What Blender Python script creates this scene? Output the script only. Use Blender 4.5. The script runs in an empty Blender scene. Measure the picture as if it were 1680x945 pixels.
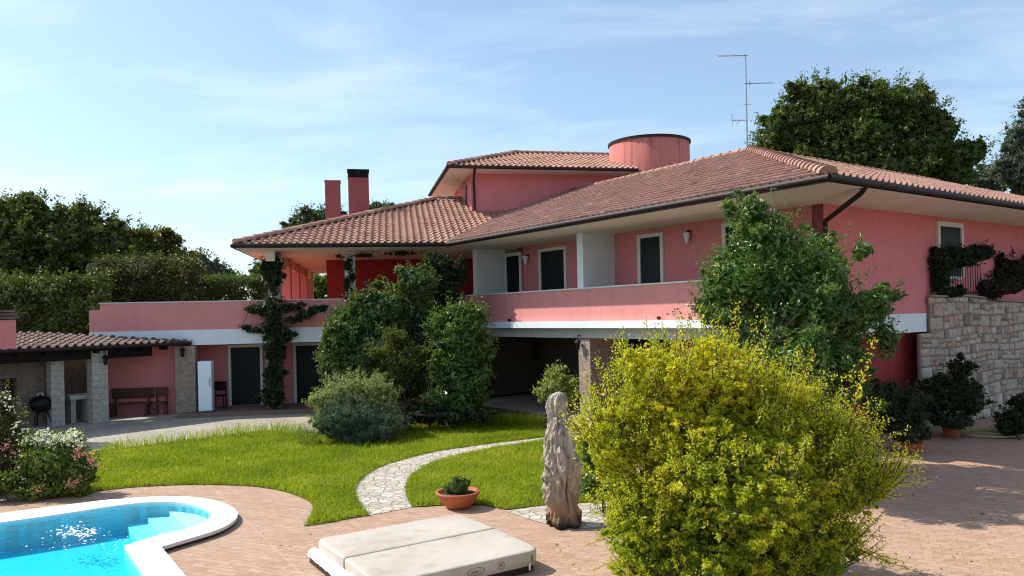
import bpy, bmesh, math, random
import numpy as np
from mathutils import Vector, Matrix
from mathutils.geometry import tessellate_polygon

random.seed(7)
SC = bpy.context.scene
COL = SC.collection
PI = math.pi

# ------------------------------------------------------------------ camera model
F, CXP, HOR, ROLL, CAMH = 1250.0, 840.0, 518.0, 0.022, 3.2
CR, SR = math.cos(ROLL), math.sin(ROLL)

def ray(x, y):
    u, v = x - CXP, HOR - y
    return (u * CR + v * SR) / F, (-u * SR + v * CR) / F

def at(x, y, Y):
    a, b = ray(x, y)
    return Vector((a * Y, Y, CAMH + b * Y))

def gp(x, y, z=0.0):
    a, b = ray(x, y)
    Y = (z - CAMH) / b
    return Vector((a * Y, Y, z))

def onplane(x, y, P, d):
    """where the sight line meets the vertical plane through P along d: (distance along d, height)"""
    a, b = ray(x, y)
    s = (a * P[1] - P[0]) / (d[0] - a * d[1])
    return s, CAMH + b * (P[1] + s * d[1])

# ------------------------------------------------------------------ scene graph helpers
ORG = {}

def tag(o, label=None, cat=None, group=None, kind=None):
    if label: o['label'] = label
    if cat: o['category'] = cat
    if group: o['group'] = group
    if kind: o['kind'] = kind
    return o

def thing(name, label, cat, loc, group=None):
    o = bpy.data.objects.new(name, None)
    o.empty_display_size = 0.2
    COL.objects.link(o)
    o.location = Vector(loc)
    ORG[o] = Vector(loc)
    return tag(o, label, cat, group)

def link(name, me, mat, parent=None, loc=None):
    o = bpy.data.objects.new(name, me)
    COL.objects.link(o)
    if mat is not None:
        me.materials.append(mat)
    if parent is not None:
        o.parent = parent
        ORG[o] = ORG[parent]
    elif loc is not None:
        o.location = loc
        ORG[o] = Vector(loc)
    else:
        ORG[o] = Vector((0, 0, 0))
    return o

def copy_tree(o, parent=None):
    c = o.copy()
    COL.objects.link(c)
    if parent is not None:
        c.parent = parent
    for ch in list(o.children):
        copy_tree(ch, c)
    return c

class MB:
    def __init__(self):
        self.v, self.f, self.a, self.sm = [], [], [], []
    def add(self, vs, fs, attr=0.5, smooth=False):
        n = len(self.v)
        self.v.extend([tuple(p) for p in vs])
        for f in fs:
            self.f.append(tuple(i + n for i in f))
            self.a.append(attr)
            self.sm.append(smooth)
    def box(self, c, ax, ay, az, attr=0.5):
        """centre and three half-axis vectors"""
        c, ax, ay, az = Vector(c), Vector(ax), Vector(ay), Vector(az)
        vs = [c + ax * i + ay * j + az * k for k in (-1, 1) for j in (-1, 1) for i in (-1, 1)]
        self.add(vs, [(0, 2, 3, 1), (4, 5, 7, 6), (0, 1, 5, 4), (2, 6, 7, 3), (0, 4, 6, 2), (1, 3, 7, 5)], attr)
    def slab(self, pl, s0, s1, o0, o1, z0, z1, attr=0.5):
        P, d, n = pl
        c = Vector((P[0] + d[0] * (s0 + s1) / 2 + n[0] * (o0 + o1) / 2, P[1] + d[1] * (s0 + s1) / 2 + n[1] * (o0 + o1) / 2, (z0 + z1) / 2))
        self.box(c, Vector((d[0], d[1], 0)) * (s1 - s0) / 2, Vector((n[0], n[1], 0)) * (o1 - o0) / 2, Vector((0, 0, (z1 - z0) / 2)), attr)
    def prism(self, poly, z0, z1, attr=0.5):
        n = len(poly)
        z0s = z0 if hasattr(z0, '__len__') else [z0] * n
        z1s = z1 if hasattr(z1, '__len__') else [z1] * n
        vs = [(p[0], p[1], z) for p, z in zip(poly, z0s)] + [(p[0], p[1], z) for p, z in zip(poly, z1s)]
        fs = [tuple(range(n))[::-1], tuple(range(n, 2 * n))]
        fs += [(i, (i + 1) % n, n + (i + 1) % n, n + i) for i in range(n)]
        self.add(vs, fs, attr)
    def tube(self, pts, radii, n=8, attr=0.5, cap=True):
        pts = [Vector(p) for p in pts]
        if not hasattr(radii, '__len__'): radii = [radii] * len(pts)
        rings, prev = [], None
        for i, p in enumerate(pts):
            t = (pts[min(i + 1, len(pts) - 1)] - pts[max(i - 1, 0)]).normalized()
            if prev is None:
                prev = t.orthogonal().normalized()
            x = (prev - t * prev.dot(t)).normalized()
            prev = x
            y = t.cross(x)
            rings.append([p + (x * math.cos(2 * PI * k / n) + y * math.sin(2 * PI * k / n)) * radii[i] for k in range(n)])
        vs = [q for r in rings for q in r]
        fs = [(i * n + k, i * n + (k + 1) % n, (i + 1) * n + (k + 1) % n, (i + 1) * n + k) for i in range(len(pts) - 1) for k in range(n)]
        self.add(vs, fs, attr, True)
        if cap:
            self.add(rings[0], [tuple(range(n))[::-1]], attr)
            self.add(rings[-1], [tuple(range(n))], attr)
    def lathe(self, prof, c, n=32, attr=0.5, smooth=True):
        vs = [(c[0] + r * math.cos(2 * PI * k / n), c[1] + r * math.sin(2 * PI * k / n), c[2] + z) for r, z in prof for k in range(n)]
        fs = [(i * n + k, i * n + (k + 1) % n, (i + 1) * n + (k + 1) % n, (i + 1) * n + k) for i in range(len(prof) - 1) for k in range(n)]
        self.add(vs, fs, attr, smooth)
    def mesh(self, name, org=(0, 0, 0)):
        org = Vector(org)
        me = bpy.data.meshes.new(name)
        me.from_pydata([(p[0] - org.x, p[1] - org.y, p[2] - org.z) for p in self.v], [], self.f)
        at_ = me.attributes.new('rnd', 'FLOAT', 'FACE')
        at_.data.foreach_set('value', np.array(self.a, dtype=np.float32))
        me.polygons.foreach_set('use_smooth', np.array(self.sm, dtype=bool))
        me.update()
        return me
    def build(self, name, mat, parent=None, loc=None, bevel=0.0):
        org = ORG[parent] if parent is not None else (loc if loc is not None else (0, 0, 0))
        me = self.mesh(name, org)
        if bevel > 0:
            bm = bmesh.new(); bm.from_mesh(me)
            bmesh.ops.remove_doubles(bm, verts=bm.verts, dist=1e-5)
            es = [e for e in bm.edges if len(e.link_faces) == 2 and e.calc_face_angle(0) > 0.6]
            bmesh.ops.bevel(bm, geom=es, offset=bevel, segments=2, affect='EDGES', profile=0.6)
            bm.to_mesh(me); bm.free()
        return link(name, me, mat, parent, loc)

def raw_mesh(name, V, quads, attr, smooth=False):
    """fast mesh out of numpy arrays (quads)"""
    me = bpy.data.meshes.new(name)
    nv, nf = len(V), len(quads)
    k = quads.shape[1]
    me.vertices.add(nv)
    me.vertices.foreach_set('co', V.astype(np.float32).ravel())
    me.loops.add(nf * k)
    me.loops.foreach_set('vertex_index', quads.astype(np.int32).ravel())
    me.polygons.add(nf)
    me.polygons.foreach_set('loop_start', np.arange(0, nf * k, k, dtype=np.int32))
    me.polygons.foreach_set('loop_total', np.full(nf, k, dtype=np.int32))
    me.polygons.foreach_set('use_smooth', np.full(nf, smooth, dtype=bool))
    at_ = me.attributes.new('rnd', 'FLOAT', 'FACE')
    at_.data.foreach_set('value', attr.astype(np.float32))
    me.update(calc_edges=True)
    return me

# ------------------------------------------------------------------ materials
class NT:
    def __init__(self, name):
        self.m = bpy.data.materials.new(name)
        self.m.use_nodes = True
        self.t = self.m.node_tree
        self.t.nodes.clear()
        self.out = self.n('ShaderNodeOutputMaterial')
    def n(self, typ, **kw):
        nd = self.t.nodes.new(typ)
        for k, v in kw.items():
            if k.startswith('i_'):
                nd.inputs[int(k[2:])].default_value = v
            else:
                setattr(nd, k, v)
        return nd
    def l(self, a, b):
        self.t.links.new(a, b)
    def coords(self, kind='Object'):
        return self.n('ShaderNodeTexCoord').outputs[kind]
    def mapping(self, src, scale=(1, 1, 1), rot=(0, 0, 0)):
        mp = self.n('ShaderNodeMapping')
        self.l(src, mp.inputs[0])
        mp.inputs['Scale'].default_value = scale
        mp.inputs['Rotation'].default_value = rot
        return mp.outputs[0]
    def noise(self, src, scale, detail=4, rough=0.55):
        nd = self.n('ShaderNodeTexNoise')
        if src is not None: self.l(src, nd.inputs['Vector'])
        nd.inputs['Scale'].default_value = scale
        nd.inputs['Detail'].default_value = detail
        nd.inputs['Roughness'].default_value = rough
        return nd.outputs[0]
    def ramp(self, src, stops):
        r = self.n('ShaderNodeValToRGB')
        el = r.color_ramp.elements
        while len(el) < len(stops): el.new(0.5)
        for e, (p, c) in zip(el, stops):
            e.position = p
            e.color = (c[0], c[1], c[2], 1) if hasattr(c, '__len__') else (c, c, c, 1)
        self.l(src, r.inputs[0])
        return r.outputs[0]
    def mix(self, fac, a, b, mode='MIX'):
        m = self.n('ShaderNodeMix', data_type='RGBA', blend_type=mode)
        for sock, v in ((m.inputs[0], fac), (m.inputs[6], a), (m.inputs[7], b)):
            if hasattr(v, 'is_linked') or isinstance(v, bpy.types.NodeSocket): self.l(v, sock)
            elif hasattr(v, '__len__'): sock.default_value = (v[0], v[1], v[2], 1)
            else: sock.default_value = v
        return m.outputs[2]
    def math(self, op, a, b=None):
        m = self.n('ShaderNodeMath', operation=op)
        for i, v in enumerate((a, b)):
            if v is None: continue
            if isinstance(v, bpy.types.NodeSocket): self.l(v, m.inputs[i])
            else: m.inputs[i].default_value = v
        return m.outputs[0]
    def bump(self, h, strength=0.3, dist=0.02):
        b = self.n('ShaderNodeBump')
        b.inputs['Strength'].default_value = strength
        b.inputs['Distance'].default_value = dist
        self.l(h, b.inputs['Height'])
        return b.outputs[0]
    def attr(self, name='rnd'):
        a = self.n('ShaderNodeAttribute', attribute_name=name)
        return a.outputs['Fac']
    def pbr(self, col, rough=0.8, spec=0.3, normal=None, metal=0.0):
        p = self.n('ShaderNodeBsdfPrincipled')
        for k, v in (('Base Color', col), ('Roughness', rough), ('Specular IOR Level', spec), ('Metallic', metal)):
            if isinstance(v, bpy.types.NodeSocket): self.l(v, p.inputs[k])
            elif hasattr(v, '__len__'): p.inputs[k].default_value = (v[0], v[1], v[2], 1)
            else: p.inputs[k].default_value = v
        if normal is not None: self.l(normal, p.inputs['Normal'])
        return p.outputs[0]
    def done(self, sh):
        self.l(sh, self.out.inputs[0])
        return self.m

def m_plain(name, c, rough=0.6, spec=0.3, metal=0.0, var=0.12, scale=6, bump=0.0):
    t = NT(name)
    co = t.coords()
    nz = t.noise(co, scale, 5)
    col = t.mix(t.math('MULTIPLY', nz, 1.0), [x * (1 - var) for x in c], [min(1, x * (1 + var)) for x in c])
    nm = t.bump(t.noise(co, scale * 6, 3), bump, 0.01) if bump else None
    return t.done(t.pbr(col, rough, spec, nm, metal))

def m_plaster(name, c, stain=0.25, streak=0.0):
    stain *= 1.1
    t = NT(name)
    co = t.coords()
    big = t.noise(co, 0.7, 6, 0.6)
    col = t.mix(big, [x * 0.86 for x in c], [x * 1.12 for x in c])
    st = t.noise(t.mapping(co, (2.2, 2.2, 0.22)), 1.6, 5, 0.65)
    fac = t.ramp(st, [(0.5, 0.0), (0.78, stain)])
    col = t.mix(fac, col, [c[0] * 0.55, c[1] * 0.6, c[2] * 0.62])
    if streak:
        s2 = t.noise(t.mapping(co, (5, 5, 0.25)), 1.0, 3, 0.5)
        f2 = t.ramp(s2, [(0.52, 0.0), (0.64, streak)])
        col = t.mix(f2, col, (0.13, 0.06, 0.05))
    sm = t.noise(co, 5.5, 6, 0.7)
    col = t.mix(t.ramp(sm, [(0.35, 0.16), (0.5, 0.0)]), col, [min(1, x * 1.25 + .03) for x in c])
    col = t.mix(t.ramp(sm, [(0.55, 0.0), (0.75, 0.2)]), col, [x * .72 for x in c])
    nm = t.bump(t.math('ADD', t.noise(co, 45, 4), t.math('MULTIPLY', sm, .8)), 0.35, 0.008)
    return t.done(t.pbr(col, 0.9, 0.15, nm))

def m_brick(name, c1, c2, mortar, bw=0.25, bh=0.075, rot=0.0):
    """brick courses wrapped round vertical faces: x' = horizontal run, y' = height"""
    t = NT(name)
    co = t.coords()
    mp = t.mapping(co, (1, 1, 1), (0, 0, rot))
    sep = t.n('ShaderNodeSeparateXYZ'); t.l(mp, sep.inputs[0])
    cmb = t.n('ShaderNodeCombineXYZ')
    t.l(t.math('ADD', sep.outputs[0], sep.outputs[1]), cmb.inputs[0])
    t.l(sep.outputs[2], cmb.inputs[1])
    b = t.n('ShaderNodeTexBrick')
    t.l(cmb.outputs[0], b.inputs['Vector'])
    b.inputs['Color1'].default_value = (*c1, 1)
    b.inputs['Color2'].default_value = (*c2, 1)
    b.inputs['Mortar'].default_value = (*mortar, 1)
    b.inputs['Scale'].default_value = 1.0
    b.inputs['Mortar Size'].default_value = 0.008
    b.inputs['Brick Width'].default_value = bw
    b.inputs['Row Height'].default_value = bh
    nz = t.noise(co, 9, 5)
    col = t.mix(0.45, b.outputs[0], t.ramp(nz, [(0.3, [x * 0.6 for x in c1]), (0.7, [min(1, x * 1.4) for x in c2])]))
    h = t.math('ADD', t.math('MULTIPLY', b.outputs[1], -1.0), t.math('MULTIPLY', nz, 0.4))
    return t.done(t.pbr(col, 0.9, 0.15, t.bump(h, 0.6, 0.012)))

def m_tiles(name, dark, mid, light, lichen=0.14):
    t = NT(name)
    co = t.coords()
    r = t.attr()
    col = t.ramp(r, [(0.0, dark), (0.35, mid), (0.75, [x * 1.12 for x in mid]), (1.0, light)])
    nz = t.noise(co, 1.3, 6, 0.65)
    col = t.mix(t.ramp(nz, [(0.46, 0.0), (0.72, 0.55)]), col, [dark[0] * 0.75, dark[1] * 0.8, dark[2] * 0.85])
    fine = t.noise(co, 16, 4, 0.7)
    col = t.mix(t.ramp(fine, [(0.56, 0.0), (0.74, lichen)]), col, (0.52, 0.46, 0.36))
    return t.done(t.pbr(col, 0.85, 0.2, t.bump(fine, 0.3, 0.01)))

def m_leaf(name, stops, transl=0.35, rough=0.45, spec=0.35):
    t = NT(name)
    co = t.coords()
    r = t.attr()
    nz = t.noise(co, 0.9, 3)
    fac = t.math('ADD', t.math('MULTIPLY', r, 0.75), t.math('SUBTRACT', t.math('MULTIPLY', nz, 0.7), 0.22))
    col = t.ramp(fac, stops)
    p = t.pbr(col, rough, spec)
    tr = t.n('ShaderNodeBsdfTranslucent')
    bright = t.mix(1.0, col, (1.5, 1.55, 0.8), 'MULTIPLY')
    t.l(bright, tr.inputs[0])
    mx = t.n('ShaderNodeMixShader'); mx.inputs[0].default_value = transl
    t.l(p, mx.inputs[1]); t.l(tr.outputs[0], mx.inputs[2])
    return t.done(mx.outputs[0])

M = {}
PINK = (0.66, 0.225, 0.235)
M['pink'] = m_plaster('pink_plaster', PINK, 0.2)
M['pink_parapet'] = m_plaster('pink_parapet_plaster', (0.70, 0.28, 0.26), 0.25)
M['pink_shade'] = m_plaster('shaded_pink_plaster', (0.36, 0.05, 0.05), 0.2)  # darker copy of the pink, shade of the recesses put into its colour
M['pink_streak'] = m_plaster('streaked_plaster', (0.56, 0.19, 0.165), 0.3, 0.5)
M['pink_chimney'] = m_plaster('chimney_plaster', (0.33, 0.095, 0.095), 0.35)
M['white'] = m_plaster('white_plaster', (0.75, 0.79, 0.83), 0.2)
M['soffit'] = m_plaster('soffit_paint', (0.76, 0.71, 0.63), 0.18)
M['grey_beam'] = m_plaster('beam_concrete', (0.48, 0.46, 0.41), 0.3)
M['frame'] = m_plain('window_surround_stone', (0.68, 0.67, 0.63), 0.8, 0.2, 0, 0.1, 8)
M['shutter'] = m_plain('dark_shutter_paint', (0.006, 0.011, 0.015), 0.5, 0.25, 0, 0.2, 8)
M['dark_wood'] = m_plain('dark_timber', (0.014, 0.009, 0.007), 0.7, 0.2, 0, 0.3, 7, 0.3)
M['gutter'] = m_plain('brown_gutter_metal', (0.024, 0.014, 0.013), 0.55, 0.3, 0.0, 0.2, 5)
M['black'] = m_plain('black_iron', (0.012, 0.012, 0.013), 0.5, 0.4, 0.4, 0.2, 12)
M['metal'] = m_plain('galvanised_mast', (0.34, 0.35, 0.36), 0.4, 0.5, 0.8, 0.15, 12)
M['brick'] = m_brick('pale_brick', (0.30, 0.22, 0.17), (0.38, 0.30, 0.24), (0.22, 0.19, 0.17))
M['brick_shade'] = m_brick('shaded_brick', (0.17, 0.13, 0.105), (0.23, 0.18, 0.145), (0.12, 0.10, 0.09))  # darker copy of the pale brick, interior shade put into its colour
M['stone_block'] = m_brick('pale_stone_block', (0.38, 0.36, 0.33), (0.46, 0.43, 0.39), (0.2, 0.19, 0.18), 0.42, 0.2)
M['tile'] = m_tiles('terracotta_roof_tile', (0.22, 0.118, 0.09), (0.345, 0.19, 0.145), (0.49, 0.32, 0.255))
M['tile_pale'] = m_tiles('weathered_roof_tile', (0.27, 0.14, 0.105), (0.39, 0.22, 0.165), (0.52, 0.36, 0.28), 0.3)
M['tile_old'] = m_tiles('old_dark_roof_tile', (0.045, 0.03, 0.027), (0.15, 0.095, 0.08), (0.48, 0.38, 0.33), 0.35)
M['terracotta'] = m_plain('terracotta_pot', (0.42, 0.13, 0.06), 0.7, 0.25, 0, 0.15, 9, 0.15)
M['soil'] = m_plain('potting_soil', (0.05, 0.035, 0.025), 0.95, 0.1, 0, 0.4, 20, 0.8)
M['bark'] = m_plain('bark', (0.085, 0.062, 0.045), 0.9, 0.15, 0, 0.4, 14, 0.8)
M['fridge'] = m_plain('white_enamel', (0.80, 0.90, 0.97), 0.3, 0.5, 0, 0.03, 4)
M['wood_red'] = m_plain('red_brown_timber', (0.10, 0.035, 0.028), 0.6, 0.3, 0, 0.3, 9, 0.3)
M['slab_white'] = m_plain('pale_slab', (0.5, 0.5, 0.48), 0.6, 0.3, 0, 0.1, 9)
M['coping'] = m_plain('white_pool_coping', (0.74, 0.70, 0.65), 0.75, 0.25, 0, 0.07, 7, 0.25)
M['liner'] = m_plain('pool_liner', (0.22, 0.70, 0.80), 0.6, 0.3, 0, 0.04, 3)
M['step'] = m_plain('pool_step', (0.85, 0.88, 0.88), 0.6, 0.3, 0, 0.04, 3)
M['spa_flap'] = m_plain('silver_white_vinyl', (0.80, 0.80, 0.82), 0.35, 0.5, 0, 0.05, 9, 0.2)
M['spa_base'] = m_plain('dark_brown_tub', (0.035, 0.02, 0.016), 0.5, 0.35, 0, 0.2, 6)
M['spa_ink'] = m_plain('brown_print', (0.09, 0.045, 0.03), 0.6, 0.3, 0, 0.1, 6)
M['foam'] = m_plain('white_foam', (0.85, 0.88, 0.9), 0.4, 0.5, 0, 0.05, 9)
M['hose'] = m_plain('pale_green_hose', (0.36, 0.36, 0.14), 0.5, 0.4, 0, 0.1, 9)
M['yellow_tile'] = m_plain('ridge_mortar', (0.42, 0.26, 0.19), 0.9, 0.15, 0, 0.3, 9, 0.4)

def m_spa():
    t = NT('beige_vinyl_cover')
    co = t.coords()
    nz = t.noise(co, 1.6, 5, 0.6)
    col = t.ramp(nz, [(0.3, (0.40, 0.335, 0.275)), (0.5, (0.50, 0.44, 0.375)), (0.7, (0.55, 0.50, 0.435))])
    st = t.noise(co, 3.1, 3, 0.5)
    col = t.mix(t.ramp(st, [(0.60, 0.0), (0.76, 0.45)]), col, (0.27, 0.20, 0.14))
    nm = t.bump(t.noise(co, 220, 2), 0.12, 0.003)
    return t.done(t.pbr(col, 0.55, 0.35, nm))
M['spa'] = m_spa()

def m_paving():
    t = NT('red_paving')
    co = t.coords()
    wob = t.n('ShaderNodeVectorMath', operation='ADD')
    nzv = t.n('ShaderNodeTexNoise'); nzv.inputs['Scale'].default_value = 1.7
    t.l(co, nzv.inputs['Vector'])
    sc_ = t.n('ShaderNodeVectorMath', operation='SCALE'); sc_.inputs['Scale'].default_value = 0.16
    t.l(nzv.outputs[1], sc_.inputs[0])
    t.l(co, wob.inputs[0]); t.l(sc_.outputs[0], wob.inputs[1])
    mp = t.mapping(wob.outputs[0], (1, 1, 1), (0, 0, 0.42))
    b = t.n('ShaderNodeTexBrick')
    t.l(mp, b.inputs['Vector'])
    b.inputs['Color1'].default_value = (0.38, 0.225, 0.145, 1)
    b.inputs['Color2'].default_value = (0.47, 0.31, 0.215, 1)
    b.inputs['Mortar'].default_value = (0.27, 0.175, 0.12, 1)
    b.inputs['Scale'].default_value = 1.0
    b.inputs['Mortar Size'].default_value = 0.007
    b.inputs['Mortar Smooth'].default_value = 0.3
    b.inputs['Brick Width'].default_value = 0.235
    b.inputs['Row Height'].default_value = 0.112
    big = t.noise(co, 0.55, 6, 0.65)
    col = t.mix(t.ramp(big, [(0.3, 0.0), (0.75, 0.6)]), b.outputs[0], (0.47, 0.33, 0.245))
    sp = t.noise(t.mapping(co, (1, 2.6, 1), (0, 0, .42)), 3.5, 7, 0.75)
    col = t.mix(t.ramp(sp, [(0.48, 0.0), (0.70, 0.6)]), col, (0.25, 0.125, 0.085))
    sp3 = t.noise(t.mapping(co, (1, 2.6, 1), (0, 0, .42)), 8.0, 5, 0.75)
    col = t.mix(t.ramp(sp3, [(0.52, 0.0), (0.74, 0.4)]), col, (0.56, 0.43, 0.34))
    # a coarser grid of expansion joints
    b2 = t.n('ShaderNodeTexBrick')
    t.l(t.mapping(co, (1, 1, 1), (0, 0, -0.55)), b2.inputs['Vector'])
    b2.offset = 0.0
    b2.inputs['Scale'].default_value = 1.0
    b2.inputs['Mortar Size'].default_value = 0.012
    b2.inputs['Brick Width'].default_value = 1.35
    b2.inputs['Row Height'].default_value = 1.35
    col = t.mix(t.math('MULTIPLY', b2.outputs[1], 0.4), col, (0.50, 0.38, 0.30))
    h = t.math('ADD', t.math('MULTIPLY', b.outputs[1], -0.6), t.math('MULTIPLY', sp, 0.5))
    return t.done(t.pbr(col, 0.8, 0.25, t.bump(h, 0.5, 0.015)))
M['paving'] = m_paving()

def m_ground():
    t = NT('earth_ground')
    co = t.coords()
    nz = t.noise(co, 0.08, 7, 0.65)
    n2 = t.noise(co, 4, 5, 0.7)
    col = t.ramp(nz, [(0.35, (0.05, 0.065, 0.02)), (0.6, (0.11, 0.10, 0.055))])
    col = t.mix(0.4, col, t.ramp(n2, [(0.3, (0.045, 0.04, 0.025)), (0.7, (0.13, 0.12, 0.07))]))
    return t.done(t.pbr(col, 0.95, 0.1, t.bump(n2, 0.6, 0.05)))
M['ground'] = m_ground()

def m_lawn():
    t = NT('lawn_soil')
    co = t.coords()
    n2 = t.noise(co, 7, 5, 0.7)
    col = t.ramp(n2, [(0.3, (0.075, 0.11, 0.014)), (0.7, (0.15, 0.19, 0.028))])
    return t.done(t.pbr(col, 0.95, 0.1, t.bump(n2, 0.8, 0.04)))
M['lawn'] = m_lawn()

def m_gravel():
    t = NT('pale_concrete_path')
    co = t.coords()
    n1 = t.noise(co, 1.1, 6, 0.65)
    n2 = t.noise(co, 30, 4, 0.7)
    col = t.ramp(n1, [(0.3, (0.30, 0.26, 0.21)), (0.7, (0.44, 0.40, 0.34))])
    col = t.mix(0.3, col, t.ramp(n2, [(0.35, (0.18, 0.16, 0.13)), (0.65, (0.5, 0.46, 0.4))]))
    return t.done(t.pbr(col, 0.9, 0.15, t.bump(n2, 0.4, 0.01)))
M['gravel'] = m_gravel()
M['porch'] = m_plain('porch_tiles', (0.21, 0.135, 0.11), 0.7, 0.3, 0, .2, 5)

def m_attr_stone(name, stops, scale=7):
    t = NT(name)
    co = t.coords()
    r = t.attr()
    col = t.ramp(r, stops)
    nz = t.noise(co, scale, 6, 0.7)
    col = t.mix(0.55, col, t.mix(1.0, col, t.ramp(nz, [(0.3, 0.45), (0.7, 1.5)]), 'MULTIPLY'))
    return t.done(t.pbr(col, 0.9, 0.15, t.bump(nz, 0.6, 0.03)))
M['rubble'] = m_attr_stone('rubble_stone', [(0.0, (0.250, 0.195, 0.164)), (0.3, (0.408, 0.343, 0.279)), (0.6, (0.482, 0.408, 0.337)), (0.78, (0.427, 0.260, 0.193)), (0.86, (0.464, 0.306, 0.231)), (1.0, (0.557, 0.492, 0.423))])
M['mortar'] = m_plain('stone_mortar', (0.30, 0.26, 0.22), 0.95, 0.1, 0, 0.3, 14, 0.8)
M['cobble'] = m_attr_stone('path_stone', [(0.0, (0.30, 0.26, 0.21)), (0.5, (0.43, 0.38, 0.32)), (1.0, (0.55, 0.50, 0.43))], 9)
M['path_bed'] = m_plain('path_mortar', (0.30, 0.26, 0.20), 0.95, 0.1, 0, 0.3, 12, 0.6)

def m_crazy():
    t = NT('crazy_paving')
    co = t.coords()
    nzv = t.n('ShaderNodeTexNoise'); nzv.inputs['Scale'].default_value = 2.5; t.l(co, nzv.inputs['Vector'])
    sc_ = t.n('ShaderNodeVectorMath', operation='SCALE'); sc_.inputs['Scale'].default_value = .12; t.l(nzv.outputs[1], sc_.inputs[0])
    ad = t.n('ShaderNodeVectorMath', operation='ADD'); t.l(co, ad.inputs[0]); t.l(sc_.outputs[0], ad.inputs[1])
    v1 = t.n('ShaderNodeTexVoronoi', voronoi_dimensions='2D', feature='DISTANCE_TO_EDGE'); v2 = t.n('ShaderNodeTexVoronoi', voronoi_dimensions='2D', feature='F1')
    for v in (v1, v2):
        v.inputs['Scale'].default_value = 5.4; t.l(ad.outputs[0], v.inputs['Vector'])
    sepc = t.n('ShaderNodeSeparateColor'); t.l(v2.outputs['Color'], sepc.inputs[0])
    col = t.ramp(sepc.outputs[0], [(0.0, (0.36, 0.31, 0.25)), (0.5, (0.48, 0.43, 0.36)), (1.0, (0.60, 0.55, 0.48))])
    fine = t.noise(co, 22, 5, .7)
    col = t.mix(.35, col, t.ramp(fine, [(0.3, (.28, .24, .19)), (.7, (.6, .55, .48))]))
    edge = t.ramp(v1.outputs['Distance'], [(0.02, 0.0), (0.07, 1.0)])
    col = t.mix(edge, (0.25, 0.21, 0.15), col)
    h = t.math('ADD', edge, t.math('MULTIPLY', fine, .3))
    return t.done(t.pbr(col, .85, .2, t.bump(h, .7, .02)))
M['crazy'] = m_crazy()

def m_water():
    t = NT('pool_water')
    co = t.coords()
    n1 = t.noise(co, 3.2, 4, 0.6)
    n2 = t.noise(co, 11, 3, 0.6)
    h = t.math('ADD', n1, t.math('MULTIPLY', n2, 0.45))
    nm = t.bump(h, 0.8, 0.08)
    gl = t.n('ShaderNodeBsdfGlossy'); gl.inputs['Roughness'].default_value = 0.03
    t.l(nm, gl.inputs['Normal'])
    tr = t.n('ShaderNodeBsdfTransparent'); tr.inputs[0].default_value = (0.86, 0.98, 1.0, 1)
    geo = t.n('ShaderNodeNewGeometry')
    dt = t.n('ShaderNodeVectorMath', operation='DOT_PRODUCT')
    t.l(geo.outputs['Incoming'], dt.inputs[0]); t.l(nm, dt.inputs[1])
    c_ = t.math('ABSOLUTE', dt.outputs['Value'])
    fr = t.math('ADD', t.math('MULTIPLY', t.math('POWER', t.math('SUBTRACT', 1.0, c_), 5.0), .12), .018)
    mx = t.n('ShaderNodeMixShader')
    t.l(fr, mx.inputs[0]); t.l(tr.outputs[0], mx.inputs[1]); t.l(gl.outputs[0], mx.inputs[2])
    ab = t.n('ShaderNodeVolumeAbsorption')
    ab.inputs['Color'].default_value = (0.0, 0.86, 0.96, 1)
    ab.inputs['Density'].default_value = 1.0
    t.l(ab.outputs[0], t.out.inputs['Volume'])
    return t.done(mx.outputs[0])
M['water'] = m_water()

def m_log():
    t = NT('weathered_driftwood')
    co = t.coords()
    gr = t.noise(t.mapping(co, (5, 5, 1.9)), 2.0, 8, 0.75)
    bl = t.noise(co, 2.3, 5, 0.65)
    col = t.ramp(gr, [(0.28, (0.10, 0.07, 0.05)), (0.40, (0.36, 0.29, 0.225)), (0.58, (0.54, 0.455, 0.37)), (0.78, (0.66, 0.58, 0.49))])
    col = t.mix(t.ramp(bl, [(0.54, 0.0), (0.66, 0.85)]), col, (0.13, 0.105, 0.09))
    sep = t.n('ShaderNodeSeparateXYZ'); t.l(co, sep.inputs[0])
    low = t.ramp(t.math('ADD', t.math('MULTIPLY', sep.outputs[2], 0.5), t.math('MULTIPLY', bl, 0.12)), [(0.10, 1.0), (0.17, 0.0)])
    tan = t.ramp(t.math('ADD', t.math('MULTIPLY', sep.outputs[2], 0.5), t.math('MULTIPLY', bl, 0.2)), [(0.22, 0.8), (0.42, 0.0)])
    col = t.mix(tan, col, (0.36, 0.20, 0.10))
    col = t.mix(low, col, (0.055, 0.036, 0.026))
    return t.done(t.pbr(col, 0.9, 0.15, t.bump(t.math('ADD', t.math('MULTIPLY', gr, .6), t.math('ADD', t.math('MULTIPLY', bl, 0.4), t.math('MULTIPLY', t.noise(co, 26, 4, .7), .35))), 0.9, 0.04)))
M['log'] = m_log()

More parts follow.
